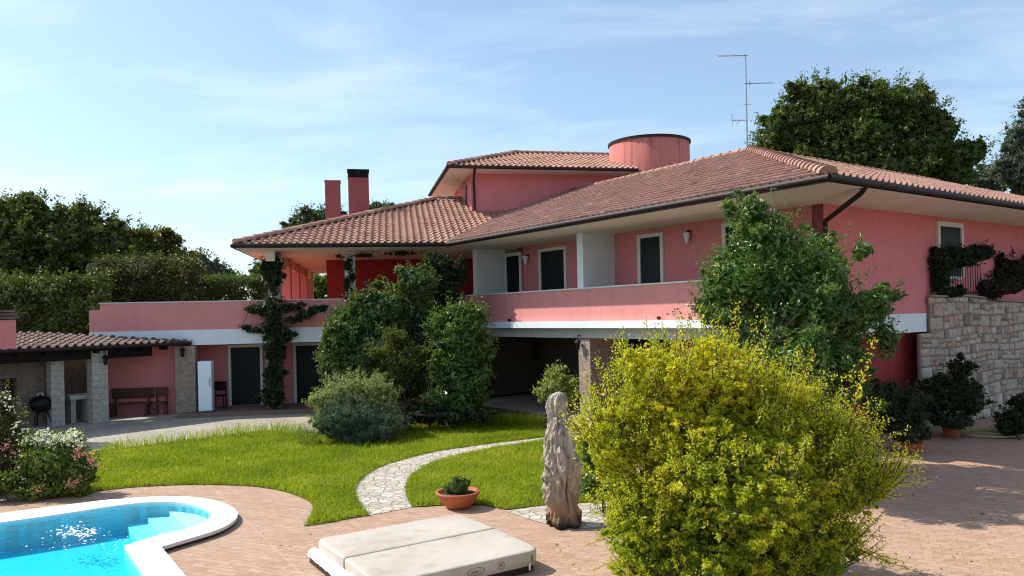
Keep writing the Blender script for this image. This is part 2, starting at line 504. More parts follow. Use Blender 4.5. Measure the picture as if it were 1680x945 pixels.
# leaf materials
M['l_dark'] = m_leaf('leaf_dark_tree', [(0.0, (0.029, 0.047, 0.014)), (0.45, (0.073, 0.103, 0.020)), (0.75, (0.146, 0.168, 0.027)), (1.0, (0.268, 0.247, 0.037))], 0.3)
M['l_tree'] = m_leaf('leaf_broad_tree', [(0.0, (0.038, 0.052, 0.017)), (0.45, (0.091, 0.112, 0.022)), (0.75, (0.200, 0.193, 0.031)), (1.0, (0.372, 0.258, 0.037))], 0.3)
M['l_big'] = m_leaf('leaf_big_tree', [(0.0, (0.023, 0.044, 0.016)), (0.45, (0.065, 0.107, 0.023)), (0.75, (0.143, 0.182, 0.031)), (1.0, (0.286, 0.247, 0.039))], 0.35)
M['l_dry'] = m_leaf('leaf_dry', [(0.0, (0.09, 0.05, 0.02)), (0.5, (0.22, 0.13, 0.045)), (1.0, (0.36, 0.27, 0.06))], 0.2)
M['l_hazy'] = m_leaf('leaf_far_tree', [(0.0, (0.035, 0.055, 0.035)), (0.5, (0.085, 0.12, 0.065)), (1.0, (0.17, 0.20, 0.09))], 0.3)  # greyed and lightened, distance haze put into the leaf colour
M['l_hedge'] = m_leaf('leaf_hedge', [(0.0, (0.027, 0.038, 0.014)), (0.5, (0.074, 0.089, 0.024)), (1.0, (0.162, 0.162, 0.047))], 0.3)
M['l_grey'] = m_leaf('leaf_grey_olive_haze', [(0.0, (0.055, 0.075, 0.055)), (0.5, (0.11, 0.14, 0.10)), (1.0, (0.19, 0.21, 0.15))], 0.25)  # grey green leaves, haze over the far tree put into the colour
M['l_shrub'] = m_leaf('leaf_shrub', [(0.0, (0.034, 0.064, 0.021)), (0.5, (0.090, 0.142, 0.037)), (1.0, (0.246, 0.288, 0.078))], 0.3)
M['l_laurel'] = m_leaf('leaf_laurel', [(0.0, (0.028, 0.066, 0.018)), (0.5, (0.084, 0.159, 0.029)), (0.85, (0.200, 0.271, 0.045)), (1.0, (0.370, 0.354, 0.056))], 0.25, 0.28, 0.5)
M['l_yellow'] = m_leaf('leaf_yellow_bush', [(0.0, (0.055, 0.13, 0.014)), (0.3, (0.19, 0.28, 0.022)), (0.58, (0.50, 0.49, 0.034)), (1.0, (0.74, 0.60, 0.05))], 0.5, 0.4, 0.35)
M['l_varieg'] = m_leaf('leaf_variegated', [(0.0, (0.075, 0.125, 0.024)), (0.4, (0.275, 0.325, 0.072)), (1.0, (0.650, 0.625, 0.264))], 0.3)
M['l_silver'] = m_leaf('leaf_silver_shrub', [(0.0, (0.115, 0.151, 0.064)), (0.5, (0.270, 0.321, 0.117)), (1.0, (0.540, 0.562, 0.232))], 0.3)
M['l_lavender'] = m_leaf('leaf_lavender', [(0.0, (0.041, 0.082, 0.061)), (0.5, (0.102, 0.157, 0.106)), (1.0, (0.222, 0.277, 0.172))], 0.25)
M['l_maple'] = m_leaf('leaf_maple', [(0.0, (0.032, 0.048, 0.011)), (0.5, (0.088, 0.112, 0.019)), (0.85, (0.176, 0.176, 0.024)), (1.0, (0.240, 0.144, 0.048))], 0.4)
M['l_rose'] = m_leaf('leaf_rose', [(0.0, (0.044, 0.073, 0.022)), (0.5, (0.147, 0.200, 0.037)), (1.0, (0.351, 0.400, 0.070))], 0.35)
M['l_rust'] = m_leaf('leaf_rusty_bush', [(0.0, (0.042, 0.052, 0.018)), (0.5, (0.154, 0.143, 0.048)), (0.85, (0.280, 0.156, 0.066)), (1.0, (0.420, 0.117, 0.048))], 0.35)
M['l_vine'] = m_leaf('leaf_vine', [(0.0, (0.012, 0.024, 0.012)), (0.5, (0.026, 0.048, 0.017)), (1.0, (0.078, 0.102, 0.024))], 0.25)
M['l_purple'] = m_leaf('leaf_purple_ivy', [(0.0, (0.014, 0.018, 0.014)), (0.5, (0.03, 0.035, 0.02)), (1.0, (0.07, 0.05, 0.035))], 0.25)
M['l_weed'] = m_leaf('leaf_weed', [(0.0, (0.06, 0.10, 0.015)), (0.5, (0.14, 0.20, 0.03)), (1.0, (0.24, 0.28, 0.07))], 0.4)
M['b_white'] = m_leaf('petal_white', [(0.0, (0.42, 0.42, 0.34)), (1.0, (0.80, 0.78, 0.70))], 0.3, 0.6, 0.2)
M['b_pink'] = m_leaf('petal_pink', [(0.0, (0.42, 0.12, 0.12)), (1.0, (0.68, 0.30, 0.27))], 0.3, 0.6, 0.2)
M['grass'] = m_leaf('grass_blade', [(0.0, (0.10, 0.155, 0.008)), (0.4, (0.22, 0.29, 0.014)), (0.7, (0.35, 0.38, 0.026)), (1.0, (0.50, 0.43, 0.11))], 0.4, 0.5, 0.2)

# ------------------------------------------------------------------ foliage
def _unit(v):
    return v / np.maximum(np.linalg.norm(v, axis=-1, keepdims=True), 1e-9)

def leaf_quads(pos, nrm, axis, size, aspect, fold=0.25):
    """pos Nx3, nrm Nx3, axis Nx3 (unit, roughly perpendicular), size N"""
    side = _unit(np.cross(nrm, axis))
    nrm = np.cross(axis, side)
    L = size[:, None]
    b = pos - axis * L * 0.5
    t = pos + axis * L * 0.5 - nrm * L * 0.12
    m = pos - axis * L * 0.02
    l = m + side * L * aspect * 0.5 + nrm * L * fold * aspect * 0.5
    r = m - side * L * aspect * 0.5 + nrm * L * fold * aspect * 0.5
    V = np.stack([b, r, t, l], 1).reshape(-1, 3)
    return V, np.arange(len(V)).reshape(-1, 4)

def blob(px, py, Y, rx, ry, dz=None):
    c = at(px, py, Y)
    k = Y / F
    return (c.x, c.y, c.z, rx * k, (dz if dz is not None else rx * k), ry * k)

def crown(blobs, n, size, seed, clumps=120, csize=0.28, aspect=0.5, inner=0.15, zmin=0.02, up=0.55, wild=0.75, lump=0.22, fill=0.22, sub=5, grad=0.0, tvar=.16):
    rng = np.random.default_rng(seed)
    B0 = np.array(blobs, float)
    kids = []
    for b in B0:
        for _ in range(sub):
            d = _unit(rng.normal(size=3)); d[2] = d[2] if d[2] > -.2 or rng.random() < .4 else -d[2]
            k_ = rng.uniform(.28, .5)
            kids.append([*(b[:3] + d * b[3:6] * rng.uniform(.66, .98 - .3 * k_)), *(b[3:6] * k_ * .6 + b[3:6].min() * k_ * .4)])
    B = np.concatenate([B0 * np.array([1, 1, 1, .86, .86, .86]), np.array(kids).reshape(-1, 6)]) if sub else B0
    area = (B[:, 3] * B[:, 4] * B[:, 5]) ** (2 / 3)
    ci = rng.choice(len(B), size=clumps, p=area / area.sum())
    d = _unit(rng.normal(size=(clumps, 3)))
    d[:, 2] = np.where((d[:, 2] < -0.3) & (rng.random(clumps) < 0.4), -d[:, 2], d[:, 2])
    d = _unit(d)
    rf = 1.0 - lump * rng.random(clumps) ** 1.5 * 1.6 - csize * 0.55
    rf = np.where(rng.random(clumps) < inner, rf * rng.random(clumps), rf)
    C = B[ci, :3] + d * B[ci, 3:6] * rf[:, None]
    # keep clumps near the union surface: drop most that lie deep inside another blob
    keep = np.ones(clumps, bool)
    for j in range(len(B)):
        q = np.linalg.norm((C - B[j, :3]) / B[j, 3:6], axis=1)
        keep &= ~((q < 0.55) & (ci != j) & (rng.random(clumps) < 0.8))
    C, ci = C[keep], ci[keep]
    R = csize * np.min(B[ci, 3:6], axis=1) ** 0.5 * np.mean(np.min(B[:, 3:6], axis=1)) ** 0.5 * rng.uniform(0.55, 1.35, len(C))
    tone = rng.normal(0.0, tvar, len(C))
    li = rng.choice(len(C), size=n, p=R ** 2 / (R ** 2).sum())
    o = np.clip(rng.normal(size=(n, 3)) * .52, -1.7, 1.7)
    o[:, 2] *= 0.75
    P = C[li] + o * R[li][:, None]
    out = _unit(_unit((P - B[ci[li], :3]) / B[ci[li], 3:6]) * 0.7 + o * 0.5)
    nrm = _unit(out * 0.6 + np.array([0, 0, up]) + rng.normal(size=(n, 3)) * wild)
    ax = _unit(np.cross(nrm, _unit(rng.normal(size=(n, 3)))))
    ax = _unit(ax + out * 0.5 + np.array([0, 0, -0.15]))
    sz = size * rng.uniform(0.6, 1.35, n)
    a = np.clip(0.5 + tone[li] + rng.normal(0, 0.17, n), 0, 1)
    nf = int(n * fill)
    if nf:
        ar0 = (B0[:, 3] * B0[:, 4] * B0[:, 5]) ** (2 / 3)
        bi = rng.choice(len(B0), size=nf, p=ar0 / ar0.sum())
        q = _unit(rng.normal(size=(nf, 3))) * (rng.uniform(.25, .74, nf))[:, None]
        P = np.concatenate([P, B0[bi, :3] + q * B0[bi, 3:6]])
        nf_n = _unit(_unit(q) + rng.normal(size=(nf, 3)) * .6)
        nrm = np.concatenate([nrm, nf_n])
        ax = np.concatenate([ax, _unit(np.cross(nf_n, rng.normal(size=(nf, 3))))])
        sz = np.concatenate([sz, size * rng.uniform(1.2, 2.2, nf)])
        a = np.concatenate([a, np.clip(rng.normal(.45, .2, nf), 0, 1)])
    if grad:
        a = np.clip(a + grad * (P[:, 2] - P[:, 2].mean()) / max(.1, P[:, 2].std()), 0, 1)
    k = P[:, 2] > zmin
    P, nrm, ax, sz, a = P[k], nrm[k], ax[k], sz[k], a[k]
    V, Q = leaf_quads(P, nrm, ax, sz, aspect)
    return V, Q, a, C

def shoots(bases, dirs, lens, per, size, seed, aspect=0.5, tone=0.65):
    rng = np.random.default_rng(seed)
    Ps, Ns, As, S = [], [], [], []
    for b, d, L in zip(bases, dirs, lens):
        d = np.array(d, float); d /= np.linalg.norm(d)
        n = max(4, int(per * L))
        tt = rng.random(n)
        bend = np.array([0, 0, 0.12]) * L
        p = np.array(b) + d * (tt * L)[:, None] + bend * (tt ** 2)[:, None] + rng.normal(size=(n, 3)) * size * 0.45
        out = _unit(rng.normal(size=(n, 3)))
        out = _unit(out - (out @ d)[:, None] * d + d * 0.7)
        nn = _unit(rng.normal(size=(n, 3)) + np.array([0, 0, 0.7]))
        Ps.append(p + out * size * 0.4); Ns.append(nn); As.append(out); S.append(size * rng.uniform(0.6, 1.3, n) * (1.15 - 0.5 * tt))
    P, N, A, S = map(np.concatenate, (Ps, Ns, As, S))
    V, Q = leaf_quads(P, N, A, S, aspect)
    return V, Q, np.clip(tone + rng.normal(0, 0.15, len(P)), 0, 1)

def join(parts):
    V, Q, A, n = [], [], [], 0
    for v, q, a in parts:
        V.append(v); Q.append(q + n); A.append(a); n += len(v)
    return np.concatenate(V), np.concatenate(Q), np.concatenate(A)

def foliage_obj(name, parts, mat, parent):
    V, Q, A = join(parts)
    me = raw_mesh(name, V - np.array(ORG[parent]), Q, A)
    return link(name, me, mat, parent)

def limb_mesh(base, top, r0, targets, seed, r1=None):
    """tapered trunk with limbs that reach into the crown"""
    rnd = random.Random(seed)
    mb = MB()
    base, top = Vector(base), Vector(top)
    pts = []
    for i in range(7):
        t = i / 6
        p = base.lerp(top, t) + Vector((rnd.uniform(-1, 1), rnd.uniform(-1, 1), 0)) * r0 * 0.7 * (1 if 0 < i else 0)
        pts.append(p)
    rr = [r0 * (1.25 if i == 0 else 1 - 0.12 * i) for i in range(7)]
    mb.tube(pts, rr, 9)
    for tg in targets:
        tg = Vector(tg)
        k = rnd.uniform(0.45, 1.0)
        i = min(6, int(k * 6))
        s = pts[i]
        mid = s.lerp(tg, 0.5) + Vector((rnd.uniform(-.1, .1), rnd.uniform(-.1, .1), rnd.uniform(0, .25))) * (tg - s).length * 0.5
        q = s.lerp(tg, 0.97)
        mb.tube([s, s.lerp(mid, .5) + Vector((0, 0, .02)), mid, mid.lerp(q, .55), q], [rr[i] * .55, rr[i] * .45, rr[i] * .34, rr[i] * .22, rr[i] * .08], 6)
    return mb

def plant(name, label, cat, base, blobs, n, size, mat, seed, group=None, trunk=0.12, limbs=14, tname='trunk', cname='crown', extra=None, trunk_top=None, stems=None, **kw):
    t = thing(name, label, cat, base, group)
    kw['clumps'] = int(kw.get('clumps', 120) * 1.5); kw['csize'] = kw.get('csize', .28) * 1.3
    tw = kw.pop('twigs', .4)
    V, Q, A, C = crown(blobs, int(n * 1.45), size * 1.05, seed, **kw)
    parts = [(V, Q, A)]
    g = np.random.default_rng(seed + 99)
    Bt = np.array(blobs, float); bs_, ds_, ls_ = [], [], []
    wt = (Bt[:, 3] * Bt[:, 5]); wt /= wt.sum(); rm = np.median(Bt[:, 3:6])
    for _ in range(int(kw['clumps'] * tw)):
        j = g.choice(len(Bt), p=wt); d = _unit(g.normal(size=3)); d[2] = abs(d[2]) if g.random() < .7 else d[2]
        p = Bt[j, :3] + d * Bt[j, 3:6] * .88
        if p[2] < base[2] + .15: continue
        bs_.append(tuple(p)); ds_.append(tuple(d * .8 + np.array([0, 0, .45]))); ls_.append(rm * g.uniform(.12, .34))
    if bs_: parts.append(shoots(bs_, ds_, ls_, 7.5 / size, size, seed + 98, kw.get('aspect', .5), .55))
    if extra: parts += extra
    foliage_obj(cname, parts, mat, t)
    B = np.array(blobs)
    if trunk:
        top = trunk_top or (B[:, 0].mean() * .6 + base[0] * .4, B[:, 1].mean(), B[:, 2].mean())
        rng = np.random.default_rng(seed + 5)
        sel = C[rng.choice(len(C), size=min(limbs, len(C)), replace=False)]
        lm_ = limb_mesh(base, top, trunk, [tuple(x) for x in sel], seed)
        for b_, d_, l_ in zip(bs_, ds_, ls_):
            dv = Vector(d_).normalized(); b_ = Vector(b_)
            near_ = Vector(sel[np.argmin(((sel - np.array(b_)) ** 2).sum(1))])
            lm_.tube([near_, near_.lerp(b_, .6), b_ + dv * l_ * .4, b_ + dv * l_ * .95 + Vector((0, 0, .12 * l_))], [size * .09, size * .07, size * .05, size * .02], 3, cap=False)
        for b_, d_, l_ in stems or []:
            dv = Vector(d_).normalized(); b_ = Vector(b_)
            lm_.tube([b_ - dv * .3, b_ + dv * l_ * .5 + Vector((0, 0, .03 * l_)), b_ + dv * l_ + Vector((0, 0, .12 * l_))], [.006, .0045, .002], 4, cap=False)
        lm_.build(tname, M['bark'], t)
    return t, C

# ------------------------------------------------------------------ roof tiles
def tile_slope(poly, eave_i=0, pitch=0.22, row=0.36, h=0.06, seed=1):
    """poly: 3-D convex polygon, edge eave_i -> eave_i+1 is the eave (may run either way)"""
    rng = random.Random(seed)
    P = [Vector(p) for p in poly]
    e0, e1 = P[eave_i], P[(eave_i + 1) % len(P)]
    u = (e1 - e0).normalized()
    cen = sum(P, Vector()) / len(P)
    w = None
    v = (cen - e0); v = (v - u * v.dot(u)).normalized()
    w = u.cross(v)
    if w.z < 0: w = -w
    us = [(p - e0).dot(u) for p in P]; vs = [(p - e0).dot(v) for p in P]
    u0, u1, v1 = min(us), max(us), max(vs)
    nc = int((u1 - u0) / pitch) + 2
    nr = int(v1 / row) + 2
    prof = [(0.0, 0.18), (0.09, 0.66), (0.25, 1.0), (0.41, 0.66), (0.5, 0.18), (0.75, 0.0)]
    npnt = nc * 6 + 1
    uu = np.array([u0 + (i // 6 + prof[i % 6][0]) * pitch for i in range(npnt)])
    ww = np.array([prof[i % 6][1] * h for i in range(npnt)])
    V, Q, A = [], [], []
    E0, U_, V_, W_ = (np.array(x) for x in (e0, u, v, w))
    n = 0
    nprng = np.random.default_rng(seed)
    for r in range(nr):
        a = -0.06 + r * row
        jit = nprng.normal(0, 0.004, nc + 1).repeat(6)[:npnt]
        lo = E0 + np.outer(uu, U_) + V_ * a + np.outer(ww * 1.04 + 0.036 + jit, W_)
        hi = E0 + np.outer(uu, U_) + V_ * (a + row * 1.02) + np.outer(ww * 0.92 + 0.002, W_)
        lip = E0 + np.outer(uu, U_) + V_ * (a + 0.004) + np.outer(ww * 0.9 - 0.002, W_)
        V += [lo, hi, lip]
        i = np.arange(npnt - 1)
        Q.append(np.stack([n + i, n + i + 1, n + npnt + i + 1, n + npnt + i], 1))
        Q.append(np.stack([n + 2 * npnt + i, n + 2 * npnt + i + 1, n + i + 1, n + i], 1))
        tones = np.clip(nprng.normal(0.5, 0.17, nc + 1), 0, 1).repeat(6)[:npnt - 1]
        A += [tones, np.clip(tones * 0.8, 0, 1)]
        n += 3 * npnt
    me = raw_mesh('tiles', np.concatenate(V), np.concatenate(Q), np.concatenate(A), False)
    bm = bmesh.new(); bm.from_mesh(me)
    m = len(P)
    for i in range(m):
        if i == eave_i: continue
        a, b = P[i], P[(i + 1) % m]
        nn = (b - a).cross(w).normalized()
        if nn.dot(cen - a) > 0: nn = -nn
        bmesh.ops.bisect_plane(bm, geom=bm.verts[:] + bm.edges[:] + bm.faces[:], plane_co=a, plane_no=nn, clear_outer=True)
    bm.to_mesh(me); bm.free()
    return me

def join_meshes(name, mes, org, mat, parent):
    bm = bmesh.new()
    for me in mes:
        bm.from_mesh(me)
    bmesh.ops.translate(bm, verts=bm.verts[:], vec=-Vector(org))
    me = bpy.data.meshes.new(name)
    bm.to_mesh(me); bm.free()
    for x in mes: bpy.data.meshes.remove(x)
    return link(name, me, mat, parent)

def ridge_caps(mb, a, b, r=0.12, step=0.36, seed=0):
    a, b = Vector(a), Vector(b)
    d = (b - a); L = d.length; d.normalize()
    side = d.cross(Vector((0, 0, 1))).normalized()
    up = side.cross(d).normalized()
    rnd = random.Random(seed)
    k = int(L / step)
    for i in range(k + 1):
        s0, s1 = i * step, min(L, (i + 1) * step + 0.05)
        if s1 - s0 < 0.08: continue
        tone = min(1, max(0, rnd.gauss(.55, .22)))
        vs, nseg = [], 8
        for s, rr, lift in ((s0, r * 1.12, 0.012), (s1, r * 0.92, 0.0)):
            for q in range(nseg + 1):
                th = PI * q / nseg
                vs.append(a + d * s + side * math.cos(th) * rr + up * (math.sin(th) * rr * 0.85 + lift - 0.02))
        fs = [(q, q + 1, nseg + 1 + q + 1, nseg + 1 + q) for q in range(nseg)]
        mb.add(vs, fs, tone, True)
        mb.add(vs[:nseg + 1], [tuple(range(nseg + 1))], tone * .6)

# ------------------------------------------------------------------ plan of the house
n2 = lambda x, y: Vector((x, y)).normalized()
D1 = n2(-0.578, 0.816); NI = Vector((0.816, 0.578)).normalized()
TA = math.radians(9)
A2, B2 = Vector((math.cos(TA), math.sin(TA))), Vector((-math.sin(TA), math.cos(TA)))
C2 = Vector((6.08, 14.5))
EL = Vector((-9.04, 25.0))
def isect(p, d, q, e):
    den = d.x * e.y - d.y * e.x
    s = ((q.x - p.x) * e.y - (q.y - p.y) * e.x) / den
    return p + d * s
L2 = isect(EL, A2, C2, D1)
HW = 7.2
P2 = C2 + (D1 + NI) * HW
PL0 = EL + B2 * 1.6                       # terrace front plane
R2 = C2 + NI * 1.2 + D1 * 1.7             # corner of balcony front
W2 = C2 + NI * 2.5 + D1 * 1.7             # corner of upper wall
J2 = isect(PL0, A2, R2, D1)
LF = (PL0, A2, B2)                        # left front: s along A2, inward B2
RF = (R2, D1, NI)                         # right front: s along D1 (towards the left), inward NI
UF = (W2, D1, NI)                         # upper wall of right front
RS = (R2, NI, D1)                         # right side: s along NI, inward D1
sJL = (J2 - PL0).dot(A2); sJR = (J2 - R2).dot(D1)
ZS, ZE = 5.60, 5.74                       # soffit and eave tile heights
SL = 0.36

def sl(x, y, pl): return onplane(x, y, pl[0], pl[1])

house = thing('house', 'large pink two storey house with terracotta hip roofs and white floor bands', 'house', (0.0, 27.0, 0.0))

def pos(pl, s, o, z):
    P, d, n = pl
    return Vector((P[0] + d[0] * s + n[0] * o, P[1] + d[1] * s + n[1] * o, z))

# --- ground floor
sl_end = sl(146, 520, LF)[0]
mb = MB()
mb.slab(LF, sl_end + .05, sl(290, 600, LF)[0], 0.30, 0.55, 0, 2.42)                       # wall behind the bench
mb.slab(LF, sl(318, 600, LF)[0] - 1.2, sJL + 1.0, 1.45, 1.70, 0.0, 2.60)                        # wall with the garden doors
mb.slab(LF, sl(322, 600, LF)[0] - .45, sl(322, 600, LF)[0] - .25, 0.55, 1.45, 0.0, 2.60)
mb.slab(LF, sl_end + .05, sl_end + .3, 0.552, 9.8, 0, 2.60)
mb.build('wall', M['pink'], house)
mb = MB()
mb.slab(RF, -0.02, 3.9, 0.36, 0.6, 0, 2.52)
mb.slab(RS, 0.602, sl(1510, 600, RS)[0] + 4, 0.36, 0.6, 0, 2.52)
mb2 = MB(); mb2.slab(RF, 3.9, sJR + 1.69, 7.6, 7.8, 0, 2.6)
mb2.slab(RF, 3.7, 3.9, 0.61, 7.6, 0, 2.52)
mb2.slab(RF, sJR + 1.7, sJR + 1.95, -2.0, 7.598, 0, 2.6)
mb2.build('wall', M['brick_shade'], house)  # arcade depth darkened through the brick colour
mb.build('wall', M['pink_shade'], house)
# left masonry of the arcade
s1 = sl(848, 600, RF)[0]
mb = MB(); mb.slab(RF, s1 + 1.2, sJR + 1.6, 4.6, 4.9, 0, 2.52); mb.build('wall', M['brick_shade'], house)
# brick pillars
for pl, x0, x1, o0, o1, z1 in ((LF, 289, 322, -0.16, 0.29, 2.41), (RF, 966, 947, 0.06, 1.5, 2.49), (LF, 436, 462, -0.02, 0.5, 2.41)):
    a, b = sorted((sl(x0, 600, pl)[0], sl(x1, 600, pl)[0]))
    mb = MB(); mb.slab(pl, a, b, o0, o1, 0, z1)
    mb.build('pillar', M['brick'] if z1 != 2.49 else M['brick'], house, bevel=0.01)
# --- floor bands and slabs
mb = MB()
mb.slab(LF, sl_end, sJL + .1, -0.03, 0.25, 2.43, 2.95)
mb.build('floor_band', M['white'], house)
mb = MB()
mb.slab(RF, -0.17, sJR, -0.17, 0.22, 2.80, 3.0)
mb.build('floor_band', M['white'], house)
mb = MB()
se = sl(1518, 530, RS)[0]
mb.slab(RS, 0.23, se, -0.03, 0.25, 2.55, 3.03)
mb.build('floor_band', M['white'], house)
mb = MB(); mb.slab(RF, 0.26, sJR - .1, 0.03, 0.35, 2.50, 2.798); mb.build('beam', M['grey_beam'], house)
mb = MB()
mb.slab(LF, sl_end + .02, sJL, 0.26, 10.0, 2.62, 2.93)
mb.slab(RF, 0.26, sJR + 4, 0.36, 9.5, 2.64, 2.94)
fs_ = mb.build('floor_slab', M['grey_beam'], house)
mb = MB(); mb.slab(LF, sl_end + .2, sJL - .3, 0.27, 13, 2.934, 2.948); mb.build('floor_tiles', M['terracotta'], fs_)
# --- parapets
mb = MB(); mb.slab(LF, sl_end + .35, sJL, 0.0, 0.16, 2.952, 3.91)
mb.slab(LF, sl_end, sl_end + .348, 0.0, 0.16, 2.952, 3.70)
mb.slab(LF, sl_end, sl_end + .16, 0.162, 8, 2.952, 3.70)
pp = mb.build('balcony_parapet', M['pink_parapet'], house)
mb = MB(); mb.slab(LF, sl_end + .33, sJL, -0.025, 0.185, 3.912, 3.945); mb.build('coping', M['frame'], pp)
mb = MB(); mb.slab(RF, 0.0, sJR, 0.0, 0.16, 3.002, 3.93)
mb.slab(RS, 0.162, 1.29, 0.0, 0.16, 3.032, 3.93)
pp = mb.build('balcony_parapet', M['pink_parapet'], house)
mb = MB(); mb.slab(RF, -0.03, sJR, -0.03, 0.19, 3.932, 3.975); mb.build('coping', M['frame'], pp)
# --- upper walls
mb = MB()
mb.slab(UF, 0, 11.6, 0, 0.3, 2.95, ZS)                                                      # bedroom front
mb.slab(RS, 1.3, 24.5, 0.0, 0.3, 3.034, ZS - .002)                                         # right gable side
mb.build('wall', M['pink'], house)
mb = MB()
sw = sl(536, 460, (EL + B2 * 5.3, A2, B2))[0]
mb.slab((EL + B2 * 5.3, A2, B2), sw, 9.5, 0, .3, 2.94, ZS)
mb.slab((EL + B2 * 5.3, A2, B2), sw, sw + .3, .3, 6.5, 2.94, ZS)
mb.slab(UF, 11.6, 11.9, 0.0, 4.5, 2.94, ZS)
mb.build('wall', M['pink_shade'], house)
# white partitions on the balcony
for x0, x1 in ((955, 941), (781, 772)):
    a, b = sl(x0, 430, RF)[0], sl(x1, 430, RF)[0]
    mb = MB(); mb.slab(RF, a, a + .26, 0.03, 1.295, 3.976, ZS - .002)
    mb.slab(RF, a + .003, a + .257, 0.165, 1.295, 2.95, 3.976)
    mb.build('partition', M['white'], house)
# loggia pillars (front one masonry, rest plaster)
row = (EL + A2 * 0.76, B2, A2)
for k in range(5):
    mb = MB(); mb.slab(row, 1.62 + 2.85 * k, 1.62 + 2.85 * k + .42, 0, .42, 2.951 if k else 3.95, ZS - .004)
    mb.build('pillar', M['stone_block'] if k == 0 else M['pink_parapet'], house, bevel=.008)
mb = MB(); mb.slab(row, 0.9, 14.2, 0.06, .36, 5.25, ZS - .003); mb.build('beam', M['soffit'], house)
a = sl(566, 460, LF)[0]
mb = MB(); mb.slab(LF, a, a + .36, 0.0, .3, 3.95, ZS - .004); mb.build('pillar', M['white'], house)
# --- soffits
EL2 = EL + B2 * 2 * HW
HL = EL + (A2 + B2) * HW
mdir = (NI + B2); mdir = mdir / mdir.dot(NI)
VT = L2 + mdir * HW
E2 = C2 + NI * 27
P22 = E2 + (D1 - NI) * HW
Q2 = P2 + (D1 + NI) * HW
mb = MB()
for poly in ([C2, L2, VT, P2], [E2, C2, P2, P22], [L2, EL, HL, VT], [EL, EL2, HL], [EL2, VT + B2 * HW, VT, HL]):
    mb.prism([(p.x, p.y) for p in poly], ZS, ZS + .05)
mb.build('soffit', M['soffit'], house)
# --- main roof
def p3(p, z): return (p.x, p.y, z)
ZR = ZE + SL * HW
roof = join_meshes('roof', [
    tile_slope([p3(C2, ZE), p3(L2, ZE), p3(VT, ZR), p3(P2, ZR)], 0, 0.235, 0.40, .075, 3),
    tile_slope([p3(E2, ZE), p3(C2, ZE), p3(P2, ZR), p3(P22, ZR)], 0, 0.235, 0.40, .075, 4)], ORG[house], M['tile'], house)
lroof = join_meshes('roof', [
    tile_slope([p3(EL, ZE), p3(L2, ZE), p3(VT, ZR), p3(HL, ZR)], 0, 0.24, 0.37, .075, 5),
    tile_slope([p3(EL2, ZE), p3(EL, ZE), p3(HL, ZR)], 0, 0.26, 0.40, .085, 6)], ORG[house], M['tile_pale'], house)
mb = MB()
I2 = VT + B2 * HW
for poly in ([(EL2, ZE), (HL, ZR), (VT, ZR), (I2, ZE)], [(VT, ZR), (P2, ZR), (Q2, ZE), (I2, ZE)], [(P2, ZR), (P22, ZR), (P22 + (D1 + NI) * HW, ZE), (Q2, ZE)], [(E2, ZE), (P22, ZR), (P22 + (D1 + NI) * HW, ZE)]):
    mb.add([p3(p, z) for p, z in poly], [tuple(range(len(poly)))], .5)
mb.build('roof', M['tile'], house)
mb = MB()
ridge_caps(mb, p3(C2, ZE + .05), p3(P2, ZR + .06), .16, .38, 1)
ridge_caps(mb, p3(P2, ZR + .05), p3(P22, ZR + .05), .12, .38, 2)
ridge_caps(mb, p3(P2, ZR + .05), p3(VT, ZR + .05), .12, .38, 3)
mb.build('ridge_tiles', M['tile'], roof)
mb = MB()
ridge_caps(mb, p3(EL, ZE + .07), p3(HL, ZR + .08), .14, .4, 4)
ridge_caps(mb, p3(HL, ZR + .06), p3(VT, ZR + .06), .12, .4, 5)
mb.build('ridge_tiles', M['tile_pale'], lroof)
def gutter(parent, pts, r=.075, back=None):
    mb = MB()
    mb.tube(pts, r, 8)
    return mb.build('gutter', M['gutter'], parent)
def fascia(parent, a, b, inward, z0, z1):
    mb = MB()
    d = (b - a).normalized()
    mb.slab((a, d, inward), 0.0, (b - a).length, 0.0, 0.05, z0, z1)
    mb.build('fascia_board', M['gutter'], parent)
oC = C2 - NI * .08 - D1 * .08
oL = L2 - NI * .08
gutter(roof, [p3(oC, ZE - .05), p3(oL, ZE - .05)])
gutter(roof, [p3(oC + D1 * 0, ZE - .052), p3(E2 - D1 * .08, ZE - .052)])
gutter(lroof, [p3(EL - B2 * .08 - A2 * .05, ZE - .05), p3(oL, ZE - .05)])
gutter(lroof, [p3(EL - A2 * .08, ZE - .05), p3(EL2 - A2 * .08, ZE - .05)])
fascia(roof, C2, L2, NI, ZS + .01, ZE + .03); fascia(roof, C2, E2, D1, ZS + .012, ZE + .032)
fascia(lroof, EL, L2, B2, ZS + .01, ZE + .03); fascia(lroof, EL, EL2, A2, ZS + .012, ZE + .032)

# --- upper storey block with its own roof
TT = math.radians(12)
AT, BT = Vector((math.cos(TT), math.sin(TT))), Vector((-math.sin(TT), math.cos(TT)))
TC = Vector((-2.32, 29.8)); TW, TD = 7.8, 7.0
ZT = 9.02; ZTE = 9.13
TF = (TC, AT, BT)
mb = MB()
mb.slab(TF, 1.0, TW - .25, 1.0, 1.3, 6.0, ZT + .0)
mb.slab(TF, 1.0, 1.3, 1.302, TD - 1, 6.0, ZT - .002)
mb.slab(TF, 1.302, TW - .25, TD - 1.3, TD - 1, 6.0, ZT - .004)
mb.slab(TF, TW - .55, TW - .25, 1.302, TD - 1.302, 6.0, ZT - .006)
mb.build('wall', M['pink'], house)
tp = lambda s, o: TC + AT * s + BT * o
hd = TD / 2
ZTR = ZTE + .37 * hd
mb = MB(); mb.prism([tuple(tp(*q)) for q in ((0, 0), (TW, 0), (TW, TD), (0, TD))], ZT, ZT + .05)
mb.build('soffit', M['soffit'], house)
